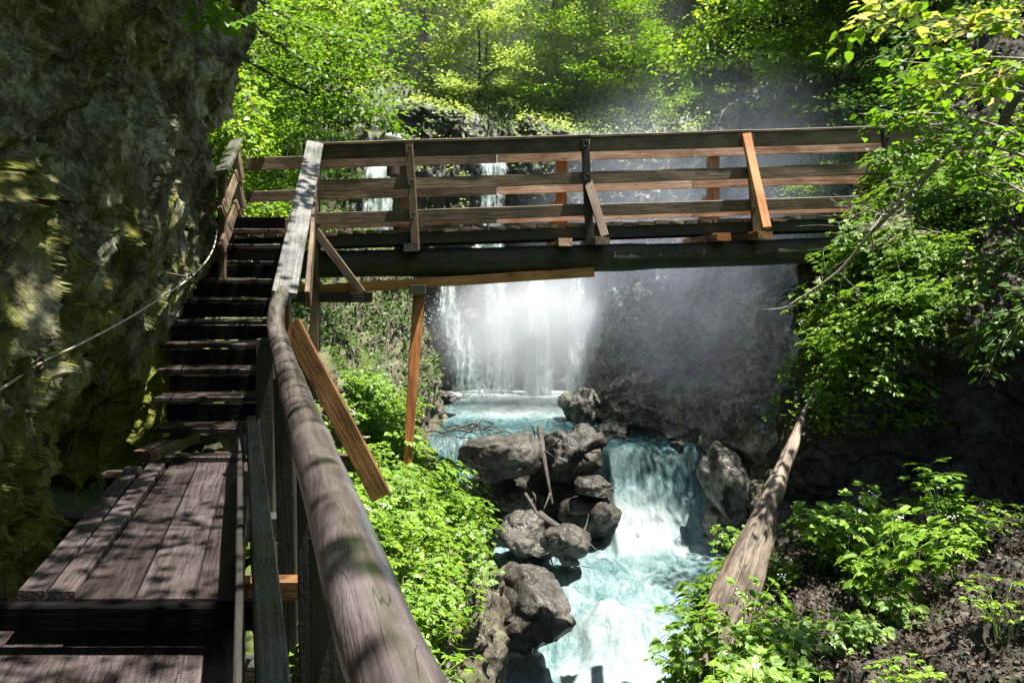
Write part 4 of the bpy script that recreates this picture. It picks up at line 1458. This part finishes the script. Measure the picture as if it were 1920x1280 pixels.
strew_herbs(NBG, NBN, ledge * (X_ > 2.0), 26, HERB, 'scattered small herb among the leaf litter', 'herbs among the leaf litter', r, .5, .85)
carpet('leaf_litter', NBG, NBN, ledge * (X_ > 1.7) * 1.0, 30000, .036, 'litter', 'brown dead leaves covering the right ledge', r, .035, .6)
sl_ = (Y_ > 7.3) * (Z_ > -.3) * (X_ > 4.0) * (X_ < 7) * 1.0
carpet('leaf_litter', NBG, NBN, sl_, 5000, .06, 'litter', 'brown dead leaves on the slope above the dark wall', r, .035, .6)
carpet('undergrowth', NBG, NBN, sl_ * sstep(-.1, .2, fbm(NBG * .9, 2, 811)), 4200, .07, 'leaf_bush', 'patchy ground cover on the slope above the dark wall', r, .15)

# far slopes: leaf carpet on the gorge walls and hillside
X_, Y_, Z_ = RWG[..., 0], RWG[..., 1], RWG[..., 2]
rm = (Z_ > -1.2) * (Y_ > 11) * sstep(-.1, .35, fbm(RWG * .6, 3, 820)) * (.25 + (Z_ > .6))
carpet('undergrowth', RWG, RWN, rm, 15000, .10, 'leaf_dark', 'dark leafy growth on the gorge wall', r, .3)
X_, Y_, Z_ = FCG[..., 0], FCG[..., 1], FCG[..., 2]
carpet('undergrowth', FCG, FCN, ((Z_ > 1.5) * (np.abs(X_ + .65) > .75) * (np.abs(X_ + 4.2) > .7)) * (.12 + 2.5 * (FCN[..., 2] > .45)), 9000, .13, 'leaf_pale', 'leafy growth on the rock step behind the fall', r, .25)
HG = G_H = np.stack([*np.meshgrid(ax, ay, indexing='ij'), HILL[2]], -1)
HN = grid_normals(HG)
HN = HN * np.sign(HN[..., 2:3])
hm = (HN[..., 2] > .42) * (HG[..., 1] > 10) * (HG[..., 1] < 42) * (np.abs(HG[..., 0]) < 13) * (HG[..., 2] > -2.2) * 1.0
hm = hm * np.where(HG[..., 1] > 27, 1, .8)
carpet('undergrowth', HG, HN, hm, 30000, .2, 'leaf_beech', 'woodland undergrowth covering the mountainside', r, .5)


# ---------------------------------------------------------------- shrubs at the right, built from boughs
def bough_plant(name, loc, boughs, mats, leaf, label, cat, seed, twigs=16, per=9, part2=None, shape=6, bark='palebark', droop=.25, tl=.3):
    """boughs: lists of world points + base radius"""
    r = np.random.default_rng(seed)
    t = thing(name, loc, label, cat)
    TP, TD, TL, wood = [], [], [], []
    for pts, rad in boughs:
        P = [np.array(tuple(p)) for p in pts]
        wood.append(tube_pts(P, np.linspace(rad, .004, len(P)), 7, .06, seed))
        path = crom(np.array(P), 60, 0)
        for q in range(twigs):
            s = int(r.uniform(.25, 1) * 58)
            d = unit(path[min(59, s + 1)] - path[s])
            side = np.array([-d[1], d[0], 0]) * r.choice([-1, 1]) * r.uniform(.4, 1.2)
            dv = unit(d * .7 + side + np.array([0, 0, r.normal(-.05, .3)]))
            TP.append(path[s])
            TD.append(dv)
            TL.append(tl * r.uniform(.5, 1.3))
            wood.append(tube_pts([path[s], path[s] + dv * TL[-1] * .5 + [0, 0, .01], path[s] + dv * TL[-1]], [.004, .003, .0015], 4, 0, 0, 4, cap=False))
    TP, TD, TL = np.array(TP), np.array(TD), np.array(TL)
    wv = join(wood)
    link('branches', mesh_np('branches', wv[0], wv[1], M[bark]), t)
    sel = np.ones(len(TP), bool)
    if part2:
        sel = r.random(len(TP)) > part2[1]
        v, f = sprays(TP[~sel], TD[~sel], TL[~sel], per, leaf * 1.1, r, .8, .35, shape, .9, droop, .72)
        link('glow_leaves', mesh_np('glow_leaves', v, f, M[part2[0]], smooth=False), t)['label'] = 'leaves tinted pinkish yellow as if light shone through'
    v, f = sprays(TP[sel], TD[sel], TL[sel], per, leaf, r, .8, .38, shape, .9, droop, .68)
    link('leaves', mesh_np('leaves', v, f, M[mats], smooth=False), t)
    return t


bough_plant('hazel_shrub', (3.6, 5.0, 1.0), [
    ([V(2060, 60, 4.6), V(1930, -20, 4.7), V(1800, -25, 4.8), V(1690, 8, 4.9), V(1610, 50, 4.95)], .016),
    ([V(2060, 40, 4.6), V(1920, 40, 4.7), V(1820, 50, 4.9), V(1740, 85, 5.0)], .014),
    ([V(2060, 60, 4.6), V(1950, 100, 4.8), V(1850, 150, 5.0), V(1770, 160, 5.1)], .012)],
    'leaf_bush', .085, 'shrub with large yellow and pinkish leaves reaching in at the top right', 'shrub', 201, 15, 6, ('leaf_glow', .28), tl=.26)
bough_plant('hazel_shrub', (4.0, 6.2, .8), [
    ([V(2020, 330, 5.6), V(1900, 250, 5.8), V(1780, 215, 6.0), V(1660, 215, 6.2)], .018),
    ([V(2020, 330, 5.6), V(1880, 280, 5.9), V(1760, 260, 6.1), V(1680, 285, 6.2)], .016),
    ([V(2020, 200, 5.6), V(1900, 170, 5.9), V(1800, 160, 6.2), V(1700, 190, 6.4)], .016),
    ([V(2000, 120, 5.6), V(1900, 110, 5.9), V(1790, 110, 6.2), V(1720, 140, 6.4)], .016),
    ([V(2000, 420, 5.6), V(1900, 350, 5.9), V(1820, 320, 6.1)], .014)],
    'leaf_bush', .075, 'sunlit bright green shrub hanging over the right end of the bridge', 'shrub', 202, 22, 9, tl=.34)
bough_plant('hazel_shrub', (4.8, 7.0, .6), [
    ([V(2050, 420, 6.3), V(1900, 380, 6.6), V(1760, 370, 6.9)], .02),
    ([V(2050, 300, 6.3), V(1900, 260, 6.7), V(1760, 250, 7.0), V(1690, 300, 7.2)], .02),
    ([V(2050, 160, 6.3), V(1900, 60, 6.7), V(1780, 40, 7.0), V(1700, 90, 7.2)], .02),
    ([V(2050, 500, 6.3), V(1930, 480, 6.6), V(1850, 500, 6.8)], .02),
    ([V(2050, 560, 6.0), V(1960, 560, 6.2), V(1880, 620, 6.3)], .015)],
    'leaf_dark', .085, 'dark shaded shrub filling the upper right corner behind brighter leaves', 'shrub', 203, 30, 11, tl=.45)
bough_plant('maple_sprig', (-2.4, 5.6, 1.8), [
    ([V(330, -60, 5.3), V(390, -10, 5.2), V(425, 25, 5.1), V(445, 55, 5.05)], .008),
    ([V(360, -60, 5.3), V(385, -5, 5.2), V(392, 35, 5.15)], .007)],
    'leaf_bush', .09, 'small tuft of maple leaves growing at the top of the cliff', 'sprig', 204, 8, 5, tl=.12, bark='stem')
bough_plant('fir_sprig', (-4.1, 11.3, .8), [
    ([V(400, 180, 11.0), V(430, 210, 10.8), V(460, 250, 10.6)], .012), ([V(395, 215, 11.0), V(430, 245, 10.8), V(475, 270, 10.7)], .012),
    ([V(400, 120, 11.2), V(440, 150, 11.0), V(480, 200, 10.9)], .012)],
    'leaf_bush', .1, 'bright leafy sprig beside the mossy cliff edge', 'sprig', 205, 22, 10, tl=.4, shape=4)
bough_plant('leafy_branch', (-3.2, 12, .4), [
    ([V(440, 460, 11.6), V(480, 400, 11.4), V(530, 370, 11.2)], .012), ([V(440, 470, 11.6), V(490, 420, 11.4), V(545, 400, 11.2)], .012), ([V(450, 480, 11.6), V(500, 450, 11.4), V(540, 440, 11.2)], .01)],
    'leaf_bush', .1, 'lit leafy branch seen between rails behind the stair top', 'branch', 206, 18, 9, tl=.35, shape=4)
bough_plant('beech_branch', (-4, 16, 4), [
    ([V(430, -40, 14.0), V(520, 20, 13.6), V(600, 60, 13.2), V(700, 80, 13.0)], .06), ([V(430, 20, 14.0), V(520, 80, 13.6), V(590, 130, 13.4), V(690, 160, 13.2)], .05),
    ([V(430, 90, 14.0), V(510, 140, 13.6), V(620, 190, 13.4), V(730, 225, 13.4)], .045), ([V(560, -60, 14.5), V(660, 10, 14.2), V(760, 40, 14.0)], .04)],
    'leaf_beech', .11, 'long arching beech branches with bright leaves above the left railing', 'branch', 207, 40, 14, tl=.8, shape=4, bark='bark')
bough_plant('beech_branch', (7, 14, 4), [
    ([V(1640, -30, 18.5), V(1540, 50, 18.6), V(1430, 90, 18.8), V(1290, 130, 19)], .05), ([V(1640, -60, 18.5), V(1500, -10, 18.8), V(1380, 30, 19), V(1290, 90, 19)], .05),
    ([V(1640, 60, 18.5), V(1540, 110, 18.6), V(1460, 130, 18.8)], .03), ([V(1600, -90, 18.5), V(1480, -50, 18.8), V(1360, -10, 19)], .04)],
    'leaf_bush', .15, 'arching bough of bright leaves above the right half of the bridge', 'branch', 208, 40, 14, tl=1.1, shape=4, bark='bark')

# ---------------------------------------------------------------- dead wood
def stick(name, pts, rad, mat, label, cat, group=None, n=8, twigs=0, seed=0, wob=.1, parts=True):
    r = np.random.default_rng(seed)
    P = [np.array(tuple(p)) for p in pts]
    w_ = [tube_pts(P, np.linspace(rad, rad * .3, len(P)), n, wob, seed)]
    path = crom(np.array(P), 40, 0)
    for q in range(twigs):
        s = int(r.uniform(.2, .95) * 39)
        d = unit(path[min(39, s + 1)] - path[max(0, s - 1)]) + r.normal(0, .55, 3)
        L = r.uniform(.2, .6)
        e = path[s] + unit(d) * L
        w_.append(tube_pts([path[s], (path[s] + e) / 2 + r.normal(0, .03, 3), e], [rad * .4, rad * .25, .002], 5, 0, 0, 6))
    v, f = join(w_)
    b = np.array(tuple(pts[0]))
    return tag(link(name, mesh_np(name, v - b, f, M[mat]), None, Matrix.Translation(Vector(pts[0]))), label, cat, group)


stick('dead_branch', [V(1760, 300, 7.0), V(1690, 380, 7.3), V(1630, 440, 7.6), V(1570, 510, 7.8), V(1478, 573, 8.0)], .026, 'palebark', 'long bare grey branch slanting down over the right bank', 'branch', twigs=7, seed=3)
stick('dead_branch', [V(1900, 130, 6.2), V(1830, 260, 6.5), V(1740, 330, 6.9), V(1700, 400, 7.2)], .02, 'palebark', 'thin bare forked branch above the slanting grey branch', 'branch', twigs=8, seed=4)
stick('leaning_stem', [V(1980, 60, 6.2), V(1900, 190, 6.4), V(1850, 290, 6.6), V(1785, 350, 7.0)], .055, 'bark', 'mossy leaning stem behind the leaves at the right edge', 'stem', twigs=4, seed=5)
stick('bare_twig', [V(1900, -40, 4.8), V(1870, 80, 5.0), V(1820, 150, 5.2), V(1790, 190, 5.4)], .008, 'palebark', 'curving bare twig hanging below the large yellow leaves', 'twig', twigs=6, seed=6)
rr_ = np.random.default_rng(9)
for k in range(26):     # dry brush under the slanting branch
    a = V(rr_.uniform(1620, 1780), rr_.uniform(350, 450), rr_.uniform(7.9, 8.6))
    b = a + Vector((rr_.uniform(-.5, .1), rr_.uniform(-.3, .2), rr_.uniform(-.35, .1)))
    stick('dry_twig', [a, (a + b) / 2 + Vector((rr_.normal(0, .06), 0, rr_.normal(0, .06))), b], .006, 'palebark', 'dry pale twig in the brush above the right bank', 'twig', 'dry twigs above the right bank', 5, 2, k, 0)

# split trunk leaning on the right bank
sv = tube_pts([V(1318, 1330, 5.35), V(1356, 1180, 5.65), V(1410, 1030, 6.1), V(1466, 880, 6.7), V(1524, 735, 7.4)], [.125, .125, .10, .06, .005], 40, 0, 0, 110)
v = np.array(sv[0])
ctr = np.repeat(crom(np.array([tuple(p) for p in (V(1318, 1330, 5.35), V(1356, 1180, 5.65), V(1410, 1030, 6.1), V(1466, 880, 6.7), V(1524, 735, 7.4))]), 110, 0), 40, 0)
ctr = np.vstack([ctr, ctr[0], ctr[-1]])
axd = np.array(tuple((V(1524, 735, 7.4) - V(1356, 1180, 5.65)).normalized()))
rel = v - ctr
al = (v @ axd)[:, None] * axd
q = al * .9 + (v - al) * 9
rel = rel * (1 + .5 * ridged(q, 4, 950) + .25 * fbm(v * 2.5, 3, 960))[:, None]
v = ctr + rel
x = Vector(axd)
y = Vector((0, 0, 1)).cross(x).normalized()
z = x.cross(y)
mw = Matrix(((x.x, y.x, z.x, 0), (x.y, y.y, z.y, 0), (x.z, y.z, z.z, 0), (0, 0, 0, 1)))
mw.translation = V(1420, 1000, 6.3)
inv = np.array(mw.inverted())
tr = link('split_trunk', mesh_np('split_trunk', v @ inv[:3, :3].T + inv[:3, 3], sv[1], M['splitwood']), None, mw)
tag(tr, 'splintered bare tree trunk leaning along the edge of the right bank', 'tree trunk')


# ---------------------------------------------------------------- boulders
def boulder(c, rad, label, seed, mat='boulder', rot=0.0, tilt=0.0, sub=5, facet=.22, name='boulder'):
    bm = bmesh.new()
    bmesh.ops.create_icosphere(bm, subdivisions=sub, radius=1.0)
    me = bpy.data.meshes.new(name)
    bm.to_mesh(me)
    bm.free()
    v = np.empty(len(me.vertices) * 3, dtype=np.float32)
    me.vertices.foreach_get('co', v)
    v = v.reshape(-1, 3).astype(float)
    n = v.copy()
    rng_ = np.random.default_rng(seed)
    for k in range(11):      # chop flat facets off the ball
        d = unit(rng_.normal(0, 1, 3))
        h = rng_.uniform(.5, .82)
        over = np.clip(v @ d - h, 0, None)
        v = v - over[:, None] * d * .92
    f1, f2, val = worley(v * 1.6, seed)
    dsp = facet * (val - .5) + .06 * ridged(v * 2.2, 4, seed) - .05 * np.exp(-((f2 - f1) / .12) ** 2) + .03 * ridged(v * 8, 4, seed + 4)
    v = v + n * dsp[:, None]
    v = v * np.array(rad)
    me.vertices.foreach_set('co', v.astype(np.float32).ravel())
    me.polygons.foreach_set('use_smooth', np.ones(len(me.polygons), dtype=bool))
    me.materials.append(M[mat])
    me.update()
    mw = Matrix.Translation(Vector(c)) @ Matrix.Rotation(rot, 4, 'Z') @ Matrix.Rotation(tilt, 4, 'Y')
    return tag(link(name, me, None, mw), label, 'boulder')


boulder(V(938, 862, 16.6), (.95, .95, .66), 'large slanting boulder with mossy top beside the left bank', 1, tilt=-.22, facet=.1)
boulder(V(1082, 846, 17.0), (.72, .75, .66), 'dark craggy boulder standing at the lip of the cascade', 2, facet=.4)
boulder(V(1114, 911, 16.2), (.42, .42, .25), 'small rounded boulder wedged below the craggy one', 3, facet=.06)
boulder(V(1105, 968, 16.3), (.85, .7, .62), 'wide wet boulder beside the foaming cascade', 4, facet=.25)
boulder(V(1062, 1027, 14.6), (.52, .5, .40), 'wet brown boulder at the edge of the lower pool', 5, facet=.2)
boulder(V(985, 1130, 11.7), (.6, 1.0, .7), 'tall brown boulder against the left bank by the rapids', 6, facet=.18, rot=.6)
boulder(V(960, 940, 16.4), (.5, .5, .3), 'brown boulder in the dark gap under the slanting boulder', 7, facet=.1)
boulder(V(985, 1010, 15.2), (.6, .6, .5), 'low mossy stone under the driftwood log', 9, facet=.2)
boulder(V(955, 905, 17.5), (1.0, .6, .85), 'big dark rock added to fill the shaded gap behind the brown boulders', 21, mat='darkrock')  # dark fill added where the gap should show only shade
boulder(V(1050, 925, 17.3), (.8, .6, .75), 'dark rock added to fill the shaded gap behind the rounded wedged boulder', 22, mat='darkrock')  # second dark fill, stands in for shade between the boulders
boulder(V(1270, 838, 17.7), (.17, .2, .17), 'small brown stone poking out at the top of the cascade', 10, sub=4)
boulder(V(1150, 806, 18.8), (.5, .5, .35), 'flat wet rock at the foot of the gorge wall', 11, facet=.25)
boulder(V(1100, 772, 20.6), (.7, .7, .55), 'dark angular rock jutting into the upper pool', 12, mat='wallrock', facet=.4)
boulder(V(838, 745, 21.0), (.35, .4, .22), 'pale stone at the left edge of the upper pool', 13)
boulder(V(1375, 905, 16.2), (.6, .9, .9), 'craggy pale outcrop right of the cascade', 14, mat='wallrock', facet=.4)
boulder(V(1390, 985, 15.9), (.7, .8, .5), 'layered rock shelf at the right edge of the lower pool', 15, mat='wallrock', facet=.4)

# driftwood
stick('driftwood_log', [V(1010, 965, 15.3), V(1050, 990, 15.0), V(1092, 1008, 14.7)], .10, 'bark', 'dark wet driftwood log with a broken end above the lower pool', 'log', twigs=2, seed=31)
stick('driftwood_branch', [V(1012, 800, 16.9), V(1022, 870, 16.1), V(1036, 945, 15.7)], .07, 'bark', 'upright dead branch wedged between the two big boulders', 'branch', twigs=2, seed=32)
stick('driftwood_branch', [V(985, 925, 15.8), V(1010, 970, 15.2), V(1030, 1040, 14.9), V(1036, 1056, 14.8)], .035, 'bark', 'thin curved dead branch hanging down to the lower pool', 'branch', twigs=3, seed=33)
for k in range(24):
    a = V(rr_.uniform(825, 930), rr_.uniform(792, 822), rr_.uniform(17.2, 18.2))
    b = a + Vector((rr_.uniform(-.6, .6), rr_.uniform(-.3, .3), rr_.uniform(-.1, .28)))
    stick('driftwood_stick', [a, (a + b) / 2 + Vector((0, 0, rr_.normal(.03, .05))), b], rr_.uniform(.012, .03), 'bark', 'dark driftwood stick piled behind the slanting boulder', 'stick', 'driftwood sticks by the slanting boulder', 6, 1, 50 + k, 0)
for k in range(7):
    a = V(rr_.uniform(985, 1060), rr_.uniform(815, 850), rr_.uniform(16.6, 17.0))
    b = a + Vector((rr_.uniform(-.3, .3), rr_.uniform(-.2, .2), rr_.uniform(.1, .4)))
    stick('driftwood_stick', [a, (a + b) / 2, b], rr_.uniform(.012, .025), 'bark', 'driftwood stick caught between the two big boulders', 'stick', 'driftwood sticks between the boulders', 6, 1, 90 + k, 0)

# pale capped stump beyond the bridge
tb = thing('capped_post', V(738, 262, 21.5), 'thick dark post with a pale flat cap beyond the left railing', 'post')
v, f = tube_pts([V(739, 330, 21.5), V(738, 264, 21.5)], [.22, .2], 12, .1, 2)
link('post', mesh_np('post', v, f, M['bark']), tb)
v, f = tube_pts([V(738, 266, 21.5), V(738, 262, 21.5), V(738, 254, 21.5), V(738, 250, 21.5)], [.2, .27, .25, .12], 14, .12, 3)
link('cap', mesh_np('cap', v, f, M['palestone']), tb)

mist('mist', (.6, 22.6, -1.8), (3.7, 2.4, 2.8), .95, 'bright spray mist drifting round the foot of the waterfall')
mist('mist', (4.6, 19.0, .5), (5.5, 7.5, 5.2), .10, 'thin bluish mist drifting past the right half of the bridge', (.76, .81, 1.0))

mist('mist', (1.5, 33, 6), (17, 8, 11), .085, 'pale sunlit haze among the trees above the fall')
bough_plant('added_shade_bough', (-3.4, 3.2, 5.5), [  # out of view, added to cast leaf shadows on the boardwalk
    ([(-3.4, 3.4, 5.5), (-1.6, 3.3, 5.7), (0, 3.0, 5.5), (1.2, 2.7, 5.2)], .05), ([(-3.4, 4.6, 5.4), (-1.6, 4.6, 5.6), (0, 4.3, 5.4), (1.3, 4.0, 5.1)], .05),
    ([(-3.4, 2.2, 5.4), (-1.4, 1.9, 5.6), (0.3, 1.4, 5.4), (1.4, 1.0, 5.1)], .05)],
    'leaf_beech', .12, 'unseen leafy bough added to dapple the boardwalk with shade', 'bough', 301, 30, 10, tl=.9, shape=4, bark='bark')
bough_plant('added_shade_bough', (-3.6, 2.6, 5.5), [  # out of view, added to keep sun off the cliff
    ([(-3.8, y_, 5.3), (-2.4, y_ - .1, 5.5), (-.95, y_ - .3, 5.4)], .04) for y_ in (.2, .9, 1.6, 2.3, 3.0, 3.7, 4.4, 5.1)],
    'leaf_beech', .13, 'dense unseen bough added to shade the cliff beside the boardwalk', 'bough', 303, 78, 14, tl=.7, shape=4, bark='bark')
bough_plant('added_shade_bough', (-3.4, 6.6, 5.6), [  # out of view, added to put the stairs in shade
    ([(-3.8, y_, 5.6), (-2.6, y_ - .1, 5.8), (-.85, y_ - .3, 5.6)], .05) for y_ in (5.2, 6.0, 6.8, 7.6, 8.4)],
    'leaf_beech', .13, 'dense unseen bough added to shade the stairs', 'bough', 302, 42, 14, tl=.7, shape=4, bark='bark')

bough_plant('added_shade_bough', (9.0, 6.0, 5.2), [  # out of view, added to keep the right wall in shade
    ([(9.2, y_, 5.2), (7.6, y_, 5.7), (6.75, y_ - .1, 5.6)], .05) for y_ in (5.0, 5.6, 6.2)],
    'leaf_beech', .13, 'dense unseen bough added to shade the dark rock wall on the right', 'bough', 304, 44, 13, tl=.7, shape=4, bark='bark')
